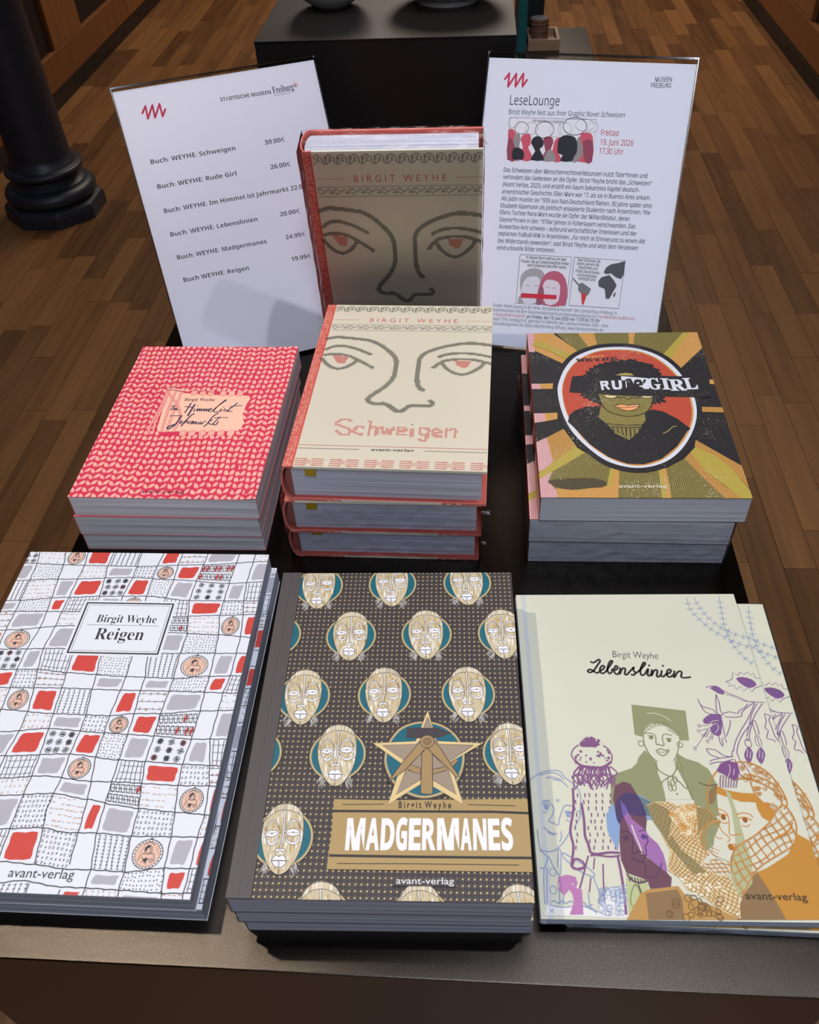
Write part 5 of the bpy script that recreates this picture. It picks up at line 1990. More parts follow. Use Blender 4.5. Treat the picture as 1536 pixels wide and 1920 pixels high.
    # blue and plum faces
    pl([(690, 850), (730, 780), (800, 700), (900, 650), (1010, 670), (1110, 730), (1150, 780), (1120, 900), (1060, 900), (900, 900), (820, 1000), (800, 1200), (760, 1120), (700, 1000)], (134, 160, 200))
    s.up()
    pl([(985, 670), (1110, 730), (1145, 780), (1110, 870), (1070, 860), (1040, 780)], TEAL)
    pl([(770, 580), (850, 540), (920, 560), (980, 660), (1050, 780), (1075, 900), (1060, 1060), (1085, 1100), (1060, 1250), (1065, 1400), (1085, 1480), (1020, 1450), (960, 1430), (880, 1400), (830, 1280), (815, 1100), (820, 950), (780, 850), (755, 700)], PLUM)
    s.up()
    pl([(780, 850), (785, 740), (830, 670), (900, 645), (985, 670), (1040, 770), (1070, 860), (1000, 870), (900, 850), (850, 880), (820, 935), (800, 920)], IND, 2)
    s.up()
    pl([(820, 710), (860, 780), (940, 900), (1060, 1000), (1100, 1060), (1180, 1130), (1230, 1220), (1260, 1330), (1270, 1440), (1120, 1290), (1000, 1180), (930, 1040), (860, 880)], VI)
    pl([(1065, 1250), (1120, 1290), (1260, 1400), (1310, 1450), (1300, 1560), (1180, 1620), (1110, 1560), (1065, 1440)], PLUM)
    s.up()
    pl([(820, 710), (890, 800), (880, 850), (850, 870)], (112, 90, 160))
    ln([(930, 950), (960, 1040), (1000, 1130), (1030, 1225)], .9, CR)
    DP = (84, 56, 84)
    ln([(830, 1020), (880, 1010), (930, 1040), (945, 1100), (935, 1200), (950, 1220), (1000, 1200), (1040, 1215)], .7, DP)
    ln([(930, 1265), (980, 1290), (1030, 1300), (1060, 1280)], 1.0, DP)
    ln([(830, 1070), (880, 1055), (910, 1060)], .7, DP)
    ln([(1000, 1015), (1040, 1000), (1070, 1010)], .6, DP)
    ln([(1070, 1050), (1085, 1110), (1060, 1150), (1070, 1220), (1050, 1290), (1065, 1340), (1060, 1420), (1110, 1450), (1170, 1430), (1200, 1370), (1215, 1310)], .7, DP)
    s.oval(*s.pix((876, 1075)), 1.6, 2.0, DP, 10)
    s.oval(*s.pix((1045, 1062)), 1.6, 1.8, (84, 62, 132), 10)
    pl([(885, 1410), (960, 1440), (1060, 1470), (1090, 1490), (1070, 1780), (900, 1800), (880, 1560)], (186, 190, 142))
    s.up()
    ln([(885, 1410), (930, 1470), (1000, 1500), (1080, 1480)], 1.0, DP)
    for k in range(6):
        ln([(900 + 28 * k, 1430 + 8 * k), (915 + 28 * k, 1485 + 3 * k)], .7, DP, 0)
    ln([(960, 1510), (925, 1600), (925, 1700), (980, 1740), (1020, 1680), (1000, 1560), (960, 1510)], .8, (140, 146, 96))
    ln([(990, 1510), (1030, 1620), (1060, 1790)], .8, DP)

    # right half: net scarf, orange woman
    s.at(1240, 1360, .19786)
    pl([(-120, 1560), (160, 1530), (230, 1620), (700, 1800), (760, 1850), (-330, 1850), (-200, 1600)], (186, 142, 78))
    pl([(-150, 1600), (150, 1560), (200, 1660), (215, 1850), (-120, 1850)], BR)
    s.up()
    pl([(905, 1400), (1000, 1360), (1200, 1230), (1290, 1040), (1400, 1100), (1550, 1400), (1700, 1850), (720, 1850), (745, 1700), (820, 1500)], OR)
    pl([(905, 1400), (820, 1500), (745, 1700), (720, 1850), (1180, 1850), (1100, 1700), (1000, 1540)], BR)
    pl([(150, 280), (220, 320), (350, 360), (450, 430), (520, 560), (560, 700), (560, 850), (440, 900), (330, 780), (280, 640), (230, 540)], OLV)
    pl([(500, 600), (600, 620), (700, 820), (790, 1100), (860, 1300), (860, 1500), (760, 1640), (700, 1600), (650, 1400), (690, 1200), (700, 1100), (640, 800)], (176, 178, 138))
    s.up()
    # net shawl
    net = [(-140, 760), (-40, 730), (80, 735), (150, 770), (280, 750), (420, 800), (520, 880), (560, 920), (470, 930), (380, 1000), (360, 1100), (440, 1220), (370, 1340), (520, 1420), (640, 1440), (740, 1640), (750, 1840), (600, 1780), (400, 1640), (240, 1560), (180, 1460), (60, 1380), (80, 1200), (-20, 1000), (-90, 900)]
    pl(net, (218, 196, 150))
    s.up()
    pl([(-140, 770), (-60, 740), (60, 800), (100, 900), (60, 1100), (100, 1050), (180, 1180), (330, 1300), (420, 1400), (300, 1420), (180, 1280), (60, 1130), (-20, 1000), (-90, 900)], (142, 138, 102))
    pl([(330, 780), (430, 800), (540, 900), (440, 930), (370, 1010), (350, 1080), (340, 900)], (146, 142, 98))
    pl([(560, 930), (530, 1100), (420, 1200), (370, 1100), (380, 1000), (460, 930)], OLV)
    s.up()
    npoly = s.pp(net)
    xs, ys = [p[0] for p in npoly], [p[1] for p in npoly]
    NC = (162, 112, 44)

    def hatch(poly, dx, dy, gap, wd, c, amp=1.2, fr=.25):
        """wavy parallel lines clipped to a polygon"""
        x0, x1 = min(p[0] for p in poly) - 2, max(p[0] for p in poly) + 2
        y0, y1 = min(p[1] for p in poly) - 2, max(p[1] for p in poly) + 2
        L_ = math.hypot(dx, dy)
        dx, dy = dx / L_, dy / L_
        D = math.hypot(x1 - x0, y1 - y0)
        cx_, cy_ = (x0 + x1) / 2, (y0 + y1) / 2
        k = -D / 2
        while k < D / 2:
            run = []
            t = -D / 2
            while t < D / 2:
                o_ = k + amp * math.sin(t * fr + k * .15)
                p = (cx_ + dx * t - dy * o_, cy_ + dy * t + dx * o_)
                if inside(p, poly):
                    run.append(p)
                else:
                    if len(run) > 1:
                        s.line(run, wd, c)
                    run = []
                t += 1.3
            if len(run) > 1:
                s.line(run, wd, c)
            k += gap
    hatch(npoly, 1, -.95, 2.1, .42, NC)
    hatch(npoly, .75, 1, 2.3, .42, (150, 108, 50))
    loops = s.pp([(70, 860), (180, 770), (330, 760), (345, 1000), (290, 1140), (180, 1020)])
    pl([(70, 860), (180, 770), (320, 765), (340, 980), (290, 1130), (180, 1020)], (226, 212, 176))
    s.up()
    for k in range(150):
        p = (rr.uniform(min(a[0] for a in loops), max(a[0] for a in loops)), rr.uniform(min(a[1] for a in loops), max(a[1] for a in loops)))
        if inside(p, loops):
            s.ring(p[0], p[1], 1.1, 1.1, .32, (196, 132, 40), 7)
    low = s.pp([(180, 1460), (380, 1400), (560, 1500), (700, 1620), (740, 1840), (560, 1740), (380, 1640), (240, 1570)])
    for k in range(60):
        p = (rr.uniform(min(a[0] for a in low), max(a[0] for a in low)), rr.uniform(min(a[1] for a in low), max(a[1] for a in low)))
        if inside(p, low):
            s.convex([(p[0] - .8, p[1] - .6), (p[0] + .8, p[1] - .3), (p[0] + .5, p[1] + .8), (p[0] - .6, p[1] + .5)], (238, 232, 216))
    for k in range(26):
        x, y = rr.uniform(0, 560), rr.uniform(1640, 1830)
        p = s.pix((x, y))
        s.ring(p[0], p[1], rr.uniform(1.2, 2.4), rr.uniform(1.2, 2.4), .5, (120, 88, 50), 8)
    # orange woman: scarf cap, hair band, face lines, checked collar
    OL_ = (198, 130, 48)
    pl([(520, 590), (560, 600), (640, 640), (700, 660), (760, 730), (900, 740), (905, 780), (1020, 930), (960, 990), (800, 1100), (700, 1140), (640, 1300), (480, 1230), (500, 1080), (560, 930), (530, 760)], CR)
    s.up()
    pl([(520, 580), (600, 620), (760, 650), (880, 655), (930, 700), (990, 760), (1070, 810), (1060, 850), (1020, 925), (950, 880), (905, 800), (890, 735), (760, 735), (650, 700), (520, 655)], OR)
    pl([(450, 640), (480, 600), (530, 560), (520, 640), (500, 740), (450, 760)], BR)
    pl([(600, 620), (650, 650), (720, 850), (800, 1130), (700, 1140), (690, 1000), (660, 800)], (176, 178, 138))
    s.up()
    for t, w_ in (([(440, 760), (430, 640), (460, 540), (520, 450), (620, 380), (760, 355), (880, 380), (1000, 450), (1100, 560), (1170, 680), (1190, 760), (1160, 800)], .8), ([(700, 520), (820, 510), (950, 560), (1060, 620), (1120, 690), (1140, 760), (1080, 820)], .8),
                  ([(780, 470), (900, 490), (1000, 530), (1090, 590), (1150, 690)], .7), ([(840, 540), (870, 620), (900, 690), (960, 760), (1080, 820)], .7), ([(440, 760), (450, 830), (500, 860)], .7),
                  ([(505, 820), (530, 800), (580, 815), (620, 850), (640, 920), (640, 1020), (660, 1050), (760, 1040)], .6), ([(700, 860), (760, 840), (830, 850), (865, 880)], .7), ([(540, 850), (600, 855), (635, 870)], .8), ([(730, 890), (790, 880), (855, 910)], .8),
                  ([(550, 920), (600, 940), (630, 925)], .6), ([(760, 955), (800, 970), (840, 950)], .6), ([(540, 940), (570, 1010), (640, 1070), (640, 1100), (620, 1115)], .6), ([(680, 1130), (700, 1150), (690, 1190)], .9), ([(510, 1060), (540, 1080), (575, 1080)], .6),
                  ([(440, 1180), (540, 1230)], .4), ([(450, 1200), (530, 1260)], .4), ([(460, 1160), (550, 1200)], .4), ([(1020, 930), (1130, 770), (1200, 800), (1260, 900), (1280, 1000), (1250, 1140), (1100, 1240), (900, 1380), (760, 1640)], .7),
                  ([(1020, 930), (900, 1040), (790, 1110), (700, 1180), (660, 1300), (670, 1400)], .8), ([(1240, 930), (1200, 1010), (1080, 1080)], .9),
                  ([(560, 920), (470, 920), (400, 980), (370, 1080), (400, 1180), (450, 1240)], .8), ([(540, 930), (470, 950), (420, 1010), (400, 1090), (430, 1170)], .6)):
        ln(t, w_, OL_)
    for x, y in ((585, 880), (790, 905)):
        s.oval(*s.pix((x, y)), 1.6, 1.9, (150, 90, 36), 10)
    s.oval(*s.pix((658, 1162)), 1.9, 2.2, (176, 110, 40), 10)
    cap = s.pp([(560, 470), (700, 520), (840, 540), (960, 760), (1080, 810), (1170, 780), (1160, 660), (1060, 520), (900, 400), (760, 370), (620, 400)])
    for k in range(120):
        p = (rr.uniform(min(a[0] for a in cap), max(a[0] for a in cap)), rr.uniform(min(a[1] for a in cap), max(a[1] for a in cap)))
        if inside(p, cap):
            s.ring(p[0], p[1], 1.0, 1.2, .34, OL_, 6)
            s.ring(p[0] + 1.2, p[1] + .4, .7, .8, .3, OL_, 5)
    col_ = s.pp([(1020, 930), (1130, 775), (1200, 810), (1260, 900), (1280, 1020), (1240, 1150), (1100, 1240), (900, 1380), (760, 1640), (700, 1560), (660, 1350), (700, 1180), (800, 1110), (900, 1040)])
    hatch(col_, 1, .55, 4.6, .5, OL_, .8, .2)
    hatch(col_, .25, -1, 4.8, .5, OL_, .8, .2)
    hatch(col_, .35, -1, 4.8, .3, OL_, .8, .2)
    low = s.pp([(370, 1340), (480, 1260), (660, 1310), (650, 1440), (520, 1420)])
    hatch(low, 1, -.2, 2.2, .4, OL_)
    hatch(low, .3, -1, 2.6, .4, OL_)
    # flower over the cap
    s.up()
    pl([(520, 440), (560, 370), (640, 345), (720, 370), (740, 450), (700, 530), (640, 500), (590, 470)], (126, 76, 130))
    s.up()
    for a in range(7):
        ln([(560 + 28 * a, 480), (555 + 26 * a, 560), (560 + 24 * a, 600)], .5, (126, 76, 130))
    ln([(640, 380), (650, 430), (630, 500)], .4, CR)
    ln([(690, 420), (680, 480)], .4, CR)
    ln([(355, 550), (380, 560), (440, 580), (520, 570)], .6, (110, 84, 70))
    s.text('avant-verlag', s.pix((800, 1655)), s.pix((1385, 1670)), 6.2, (70, 56, 40), bold=.006)
    return s


def art_plain_leb():
    """garlands, flowers and scarf seen along the free edge of the second copy use the same print"""
    return None


# ---------------------------------------------------------------- signs
def sign_frame(x, y, z, yaw, lean):
    ex = Vector((math.cos(yaw), math.sin(yaw), 0))
    ey = Vector((-math.sin(yaw) * math.sin(lean), math.cos(yaw) * math.sin(lean), math.cos(lean)))
    return Vector((x, y, z)), ex, ey


SIGN_R = (-.0141, .8163, 0, -.1744, .5707)
SIGN_L = (-.3010, .7487, 0, .4113, .5313)


def squiggle(s, pts, wd=1.9, c=(196, 44, 78)):
    q = s.pp(pts)
    for a, b in zip(q, q[1:]):
        s.line([a, b], wd, c)
    for a in q:
        s.oval(a[0], a[1], wd / 2, wd / 2, c, 10)


def art_price_list():
    s = Sheet(210, 296, *sign_frame(*SIGN_L))
    s.mat = ink_mat('sign_print_list', .5, .3)
    s.rect(0, 0, 210, 296, (234, 230, 238))
    s.up()
    K = (66, 62, 72)
    s.at(0, 0, .32552)
    squiggle(s, [(820, 653), (838, 612), (852, 684), (878, 606), (893, 678), (919, 599), (937, 671), (952, 630)], 1.9, (190, 40, 72))
    s.at(0, 0, .5)
    s.text(alpha(SANS_B, 'STÄDTISCHE MUSEEN'), s.pix((828, 381)), s.pix((1017, 352)), 5.0, K)
    s.text(alpha(SERIF_B, 'Freiburg'), s.pix((1025, 352)), s.pix((1103, 337)), 9.6, K)
    s.text('IM BREISGAU', s.pix((1030, 361)), s.pix((1092, 349)), 2.0, (130, 120, 130))
    p = s.pix((1108, 320))
    for r_ in ((-1.5, -.35, 1.5, .35), (-.35, -1.6, .35, 1.6)):
        s.rect(p[0] + r_[0], p[1] + r_[1], p[0] + r_[2], p[1] + r_[3], (190, 40, 72))
    s.line([(p[0] - 1.9, p[1] + 2), (p[0] - 1.8, p[1] - .8), (p[0], p[1] - 2.6), (p[0] + 1.8, p[1] - .8), (p[0] + 1.9, p[1] + 2), (p[0] - 1.9, p[1] + 2)], .35, (190, 40, 72))
    rows = [('Buch: WEYHE: Schweigen', (567, 616), (884, 563), '39,00€', (995, 543), (1069, 530)), ('Buch: WEYHE: Rude Girl', (592, 709), (888, 658), '26,00€', (1016, 635), (1090, 622)),
            ('Buch: WEYHE: Im Himmel ist Jahrmarkt 22,00€', (617, 800), (1163, 702), '', None, None), ('Buch: WEYHE: Lebenslinien', (641, 888), (967, 829), '20,00€', (1052, 812), (1126, 798)),
            ('Buch: WEYHE: Madgermanes', (666, 974), (1001, 912), '24,95€', (1073, 898), (1146, 884)), ('Buch WEYHE: Reigen', (690, 1058), (934, 1012), '19,95€', (1095, 980), (1167, 966))]
    for a, p, q, b, r_, t in rows:
        s.text(alpha(SANS_B, a), s.pix(p), s.pix(q), 6.1, K, bold=-.004)
        if b:
            s.text(alpha(SANS_B, b), s.pix(r_), s.pix(t), 6.1, K, bold=-.004)
    return s


def art_event():
    s = Sheet(208, 293, *sign_frame(*SIGN_R))
    s.mat = ink_mat('sign_print_event', .5, .3)
    s.rect(0, 0, 210, 296, (226, 228, 240))
    s.up()
    K = (64, 62, 76)
    RD = (186, 62, 76)
    s.at(900, 90, .30729)
    squiggle(s, [(153, 190), (180, 156), (172, 236), (223, 158), (217, 236), (266, 157), (260, 236), (288, 195)], 2.0)

    def T(body, *a, **k):
        s.text(alpha(SANS, body), *a, **k)
    T('MUSEEN', s.pix((1068, 206)), s.pix((1170, 206)), 6.0, K, bold=.012)
    T('FREIBURG', s.pix((1043, 242)), s.pix((1166, 243)), 6.0, K, bold=.012)
    T('LeseLounge', s.pix((182, 347)), s.pix((484, 352)), 13.2, K)
    T('Birgit Weyhe liest aus ihrer Graphic Novel', s.pix((175, 404)), s.pix((724, 420)), 6.8, K, bold=.004)
    T('Schweigen', s.pix((736, 420)), s.pix((882, 424)), 6.8, K, shear=.2, bold=.004)
    for t, a, b in (('Freitag', (738, 533), (845, 537)), ('19. Juni 2026', (733, 591), (935, 598)), ('17.30 Uhr', (727, 646), (874, 652))):
        T(t, s.pix(a), s.pix(b), 8.0, RD, bold=.006)
    body = ['Das Schweigen über Menschenrechtsverletzungen nutzt Täter*innen und', 'verhindert das Gedenken an die Opfer. Birgit Weyhe bricht das „Schweigen“', '(Avant Verlag, 2025) und erzählt ein kaum bekanntes Kapitel deutsch-',
            'argentinischer Geschichte: Ellen Marx war 17, als sie in Buenos Aires ankam.', 'Als Jüdin musste sie 1939 aus Nazi-Deutschland fliehen. 30 Jahre später ging', 'Elisabeth Käsemann als politisch engagierte Studentin nach Argentinien. Wie',
            'Ellens Tochter Nora Marx wurde sie Opfer der Militärdiktatur, deren', 'Gegner*innen in den 1970er Jahren in Folterlagern verschwanden. Das', 'Auswärtige Amt schwieg – aufgrund wirtschaftlicher Interessen und der',
            'geplanten Fußball-WM in Argentinien. „Für mich ist Erinnerung zu einem Akt', 'des Widerstands geworden“, sagt Birgit Weyhe und setzt dem Vergessen', 'eindrucksvolle Bilder entgegen.']
    ends = [(145, 756, 1020, 794), (140, 799, 1050, 840), (138, 843, 973, 880), (134, 888, 1040, 928), (130, 930, 1047, 976), (126, 973, 1037, 1018), (122, 1014, 912, 1056), (118, 1058, 947, 1102), (115, 1100, 955, 1146), (112, 1143, 1007, 1194), (108, 1187, 963, 1234), (105, 1230, 457, 1247)]
    for t, (a, b, c, d) in zip(body, ends):
        T(t, s.pix((a, b)), s.pix((c, d)), 6.2, K, bold=.012)
    foot = [('Graphic Novel-Lesung in der Reihe „Komplexe & Visionen“ des Literaturhaus Freiburg, in', (78, 1578, 832, 1628), K), ('Zusammenarbeit mit dem Dokumentationszentrum Nationalsozialismus im', (70, 1605, 705, 1648), K),
            ('Freundeskreis-Auditorium', (714, 1648, 942, 1662), RD), ('im Augustinermuseum', (70, 1632, 275, 1645), RD), ('am Freitag, den 19. Juni 2026 von 17.30 bis 19 Uhr', (284, 1648, 732, 1675), K), ('Kosten: 10 €, ermäßigt 8 €, gefördert im Rahmen des Literatursommers 2026 – Eine', (66, 1660, 780, 1706), K),
            ('Veranstaltungsreihe der Baden-Württemberg Stiftung, www.literatursommer.de', (62, 1688, 750, 1732), K)]
    for t, (a, b, c, d), col_ in foot:
        T(t, s.pix((a, b)), s.pix((c, d)), 5.0, col_, bold=.02 if 'Freitag' in t else .002)
    # picture of a crowd in silhouette with speech balloons

    def P(t, c, sm=2):
        s.poly(s.pp(t), c, smooth=sm)
        s.z += .7
    s.poly(s.pp([(184, 424), (712, 438), (684, 696), (166, 680)]), (232, 230, 238))
    s.up()
    s.line(s.pp([(184, 424), (712, 438), (684, 696), (166, 680), (184, 424)]), .4, K)
    PK_, MR, GY = (206, 86, 106), (150, 66, 88), (150, 142, 142)
    D = [(GY, [(205, 560), (215, 530), (240, 525), (250, 560), (240, 600), (262, 680), (190, 680)]), (PK_, [(175, 500), (200, 495), (220, 520), (222, 560), (200, 590), (235, 680), (167, 680), (172, 560)]),
         (GY, [(590, 580), (600, 545), (640, 550), (640, 640), (600, 692), (560, 690)]), (PK_, [(250, 560), (265, 528), (300, 525), (312, 545), (308, 590), (295, 610), (325, 684), (240, 682), (262, 610)]),
         (MR, [(385, 560), (410, 540), (440, 545), (448, 580), (430, 630), (460, 688), (370, 686), (400, 630)]), (PK_, [(455, 570), (490, 545), (500, 600), (480, 640), (500, 690), (440, 688)]),
         (PK_, [(610, 545), (630, 518), (670, 518), (690, 545), (684, 600), (660, 640), (686, 694), (596, 692), (636, 640)])]
    for c, t in D:
        P(t, c)
    s.up()
    P([(172, 560), (200, 560), (225, 680), (167, 680)], MR)
    P([(630, 570), (690, 570), (684, 694), (640, 692)], MR)
    P([(418, 620), (452, 640), (460, 688), (390, 686)], GY)
    s.up()
    KK = (34, 34, 42)
    P([(312, 580), (330, 545), (365, 540), (388, 570), (385, 600), (365, 620), (392, 684), (308, 682), (338, 630)], KK)
    P([(474, 600), (485, 550), (530, 532), (580, 545), (595, 590), (590, 640), (575, 660), (560, 692), (490, 690), (505, 655), (475, 640)], KK)
    P([(196, 640), (210, 610), (240, 610), (262, 625), (270, 650), (262, 680), (240, 680), (200, 680)], KK)
    for a, b, r1, r2, wd in ((205, 455, 7, 5, .25), (255, 488, 9, 6, .45), (315, 490, 8, 6, .25), (395, 500, 12, 8, .5), (460, 500, 7, 7, .25), (520, 495, 9, 6, .25), (580, 478, 15, 8.5, .55), (640, 470, 12, 6, .3), (690, 485, 7, 5, .25)):
        p = s.pix((a, b))
        s.ring(p[0], p[1], r1 * .8, r2, wd, KK if wd > .4 else (150, 150, 160), 18)
    T('Wie beendet es zu schweigen?', s.pix((322, 450)), s.pix((512, 458)), 3.6, K)
    # lower pair of pictures
    for t in ([(246, 1260), (560, 1276), (524, 1572), (220, 1556)], [(577, 1277), (888, 1298), (846, 1590), (545, 1570)]):
        s.poly(s.pp(t), (230, 229, 238))
        s.up()
        s.line(s.pp(t + [t[0]]), .5, K)
    for t, (a, b, c, d) in (('In diesem Buch geht es um zwei', (280, 1285, 526, 1300)), ('Frauen, die auf unterschiedliche Weise', (252, 1308, 542, 1326)), ('vom Schweigen betroffen waren.', (288, 1333, 530, 1348)),
                            ('Zwei Schicksale, die', (595, 1300, 735, 1312)), ('zeigen, wie eng die', (592, 1322, 726, 1334)), ('Geschichte und', (600, 1345, 716, 1357)), ('Politik Deutschlands', (584, 1368, 728, 1382)), ('und Argentiniens', (592, 1392, 712, 1404)), ('verknüpft sind.', (600, 1414, 706, 1424))):
        T(t, s.pix((a, b)), s.pix((c, d)), 4.4, K, bold=.02)
    P([(245, 1440), (255, 1380), (310, 1345), (370, 1352), (400, 1400), (390, 1500), (370, 1560), (232, 1555), (250, 1500)], (168, 164, 168))
    s.up()
    P([(262, 1440), (290, 1400), (350, 1395), (372, 1440), (355, 1530), (320, 1562), (270, 1558), (252, 1500)], (220, 216, 226))
    P([(365, 1440), (400, 1380), (450, 1360), (505, 1380), (532, 1450), (520, 1570), (380, 1566), (350, 1520)], (190, 96, 120))
    s.up()
    P([(388, 1440), (410, 1415), (460, 1420), (490, 1450), (480, 1540), (440, 1568), (400, 1560), (380, 1500)], (226, 214, 224))
    P([(350, 1500), (380, 1450), (392, 1500), (375, 1562), (345, 1560)], (150, 90, 108))
    s.up()
    s.poly(s.pp([(254, 1495), (470, 1508), (466, 1534), (250, 1524)]), (208, 46, 66))
    for x, y in ((290, 1450), (345, 1455), (415, 1462), (455, 1468)):
        s.line(s.pp([(x - 12, y), (x, y - 5), (x + 12, y)]), .35, K)
    G1, G2 = (84, 82, 90), (120, 118, 124)
    P([(600, 1440), (625, 1432), (650, 1450), (678, 1470), (665, 1500), (645, 1520), (632, 1570), (622, 1560), (618, 1500), (600, 1480)], G2, 1)
    P([(566, 1395), (590, 1425), (605, 1440), (595, 1445), (570, 1415)], G2, 1)
    P([(618, 1495), (645, 1500), (648, 1520), (632, 1570), (622, 1560)], (206, 62, 62), 1)
    P([(740, 1400), (790, 1385), (820, 1420), (835, 1450), (812, 1490), (790, 1530), (768, 1530), (762, 1470), (725, 1455), (722, 1425)], G1, 1)
    P([(755, 1370), (770, 1340), (800, 1320), (845, 1312), (886, 1300), (880, 1380), (860, 1410), (830, 1400), (800, 1375), (770, 1380)], G1, 1)
    P([(820, 1495), (830, 1492), (822, 1520), (812, 1515)], G1, 1)
    return s

# ================================================================== BOOK STACKS
M['spine_halftone'] = ink_mat('spine_halftone', .5, .3, halftone=True)
M['cream_cover'] = mat('cream_cover', (222, 218, 198), .6, .3)
M['red_cloth'] = mat('red_cloth', (216, 118, 108), .75, .2, bump=.4, bump_scale=2500)
M['endpaper'] = mat('endpaper_red', (204, 98, 86), .7, .2)
M['white_cover'] = mat('white_cover', (232, 232, 236), .5, .3)
M['pink_cover'] = mat('pink_cover', (214, 100, 108), .5, .3)
M['black_inner'] = mat('inner_black_white', (30, 28, 34), .5, .3, noise_scale=260, col2=(210, 210, 214))
M['dark_cover'] = mat('dark_cover', (66, 60, 60), .5, .35)
M['night_cover'] = mat('night_cover', (40, 38, 42), .5, .35)
M['grey_cloth'] = mat('grey_cloth', (176, 178, 184), .7, .2, bump=.3, bump_scale=2500)
M['board_grey'] = mat('board_grey', (140, 148, 160), .6, .3)
M['ribbon'] = mat('ribbon_yellow', (196, 160, 20), .5, .4, noise_scale=1500, noise_amt=.2)
M['headband'] = mat('headband', (150, 80, 70), .7)


def stack_book(o, key, n, x, y, deg, T, gap=.00005):
    return place(o, x, y, n * T, deg)


# ---- Reigen: two copies
art = art_reigen()
x, y, z, a, W, H = BOOK['reigen']
T = z / 2
first = paperback('paperback_book', 'grid patterned white book titled Reigen, on top of its pair', W, H, T - .00005, M['white_cover'], M['white_cover'], PAGES['reigen'], art, group='grid patterned books at the front left')
place(first, x, y, T, a)
o = copy_tree(first)
o['label'] = 'lower white book under the grid patterned one titled Reigen'
place(o, -.3556, .1932, 0, .1)

# ---- Madgermanes: three copies
art = art_mad()
x, y, z, a, W, H = BOOK['madgermanes']
T = z / 3
first = paperback('paperback_book', 'dark book of repeated masks titled Madgermanes, top of its stack', W, H, T - .00005, M['dark_cover'], M['dark_cover'], PAGES['reigen'], art, group='dark mask pattern books at the front middle')
place(first, x, y, 2 * T, a)
for n, px, py, ang, lab in ((1, -.1325, .1866, 1.6, 'middle copy in the stack of three dark mask pattern books'), (0, -.1308, .1890, 1.9, 'bottom copy in the stack of three dark mask pattern books')):
    o = copy_tree(first)
    o['label'] = lab
    place(o, px, py, n * T, ang)


# ---- case-bound books
def hardcover(name, label, W, H, T, board, board_m, spine_m, pages, art, group, overhang=.004, joint=.0085, round_=.003, ribbon=False, edge_strip=None, end_m=None):
    root = empty(name)
    tag(root, label, 'book', group)
    b = MB()
    b.box((joint - .0002, 0, T - board), (W, H, T))
    fb = b.build('front_board', board_m, root, bevel=.0005)
    art.build('cover_print', art.mat, fb, z0=T + .00002)
    b = MB()
    b.box((joint - .0002, 0, 0), (W, H, board))
    b.build('back_board', spine_m if edge_strip else board_m, root, bevel=.0004)
    if edge_strip:
        b = MB()
        b.box((W * .27, -.00015, .0003), (W * .78, .004, board - .0003))
        b.build('back_paper', edge_strip, root)
        for k, xx in enumerate((W * .2, W * .235, W * .80, W * .85)):
            b = MB()
            b.box((xx, -.00018, .0006 + (k % 2) * .0006), (xx + .004, .001, .0011 + (k % 2) * .0006))
            b.build('cross_motif', edge_strip, root)
    prof = [(joint, T), (joint, T - board * .9)]
    n = 10
    for i in range(n + 1):
        t = math.pi / 2 + math.pi * i / n
        prof.append((.0035 + (.0035 + round_ * .55) * math.cos(t), T / 2 + (T / 2 - .0014) * math.sin(t)))
    prof += [(joint, board * .9), (joint, 0)]
    for i in range(n, -1, -1):
        t = math.pi / 2 + math.pi * i / n
        prof.append((.0035 + (.0035 + round_) * math.cos(t), T / 2 + (T / 2) * math.sin(t)))
    b = MB()
    b.prism(prof, 0, H)
    b.build('spine_cloth', spine_m, root, smooth=True)
    prof = [(W - overhang, board + .0002), (W - overhang, T - board - .0002)]
    for i in range(n + 1):
        t = math.pi / 2 + math.pi * i / n
        prof.append((.0052 + (.0048) * math.cos(t), T / 2 + (T / 2 - board - .0002) * math.sin(t)))
    b = MB()
    b.prism(prof, overhang, H - overhang)
    b.build('page_block', pages, root)
    if end_m:
        for zz in (board + .00002, T - board - .00015):
            b = MB()
            b.box((joint, .0008, zz), (W - .0008, H - .0008, zz + .00013))
            b.build('endpaper', end_m, root)
    b = MB()
    prof = []
    for i in range(n + 1):
        t = math.pi / 2 + math.pi * i / n
        prof.append((.0052 + (.0052) * math.cos(t), T / 2 + (T / 2 - board + .0002) * math.sin(t)))
    b.prism(prof, overhang - .0009, overhang - .0001)
    if T > .02:
        b.build('headband', M['headband'], root)
    if ribbon:
        b = MB()
        b.box((.017, .0006, T - board - .0072), (.0255, .0014, T - board - .0006))
        b.add([(.017, .0014, T - board - .0006), (.0255, .0014, T - board - .0006), (.0255, .004, T - board - .0012), (.017, .004, T - board - .0012)], [(0, 1, 2, 3)])
        b.build('ribbon_marker', M['ribbon'], root)
    return root


art = art_schweigen()
x, y, z, a, W, H = BOOK['schweigen']
T = z / 3
first = hardcover('hardcover_book', 'cream stitched face book titled Schweigen, unwrapped on top of its stack', W, H, T - .00005, .0026, M['cream_cover'], M['red_cloth'], PAGES['schweigen'], art, 'cream stitched face hardcovers', ribbon=True, edge_strip=M['cream_cover'], end_m=M['endpaper'])


def wrap_ear(parent, x, y, z, s_, seed):
    rr = random.Random(seed)
    b = MB()
    pts = [(x, y, z), (x + s_, y - s_ * .3, z + s_ * .35), (x + s_ * .7, y + s_ * .2, z + s_ * .1), (x + s_ * .9, y - .001, z - s_ * .35), (x, y + .002, z - s_ * .5)]
    pts = [(p[0] + rr.uniform(-.0004, .0004), p[1], p[2] + rr.uniform(-.0005, .0005)) for p in pts]
    b.add(pts, [(0, 1, 2), (0, 2, 3), (0, 3, 4)])
    return b.build('film_ear', M['film_bright'], parent)


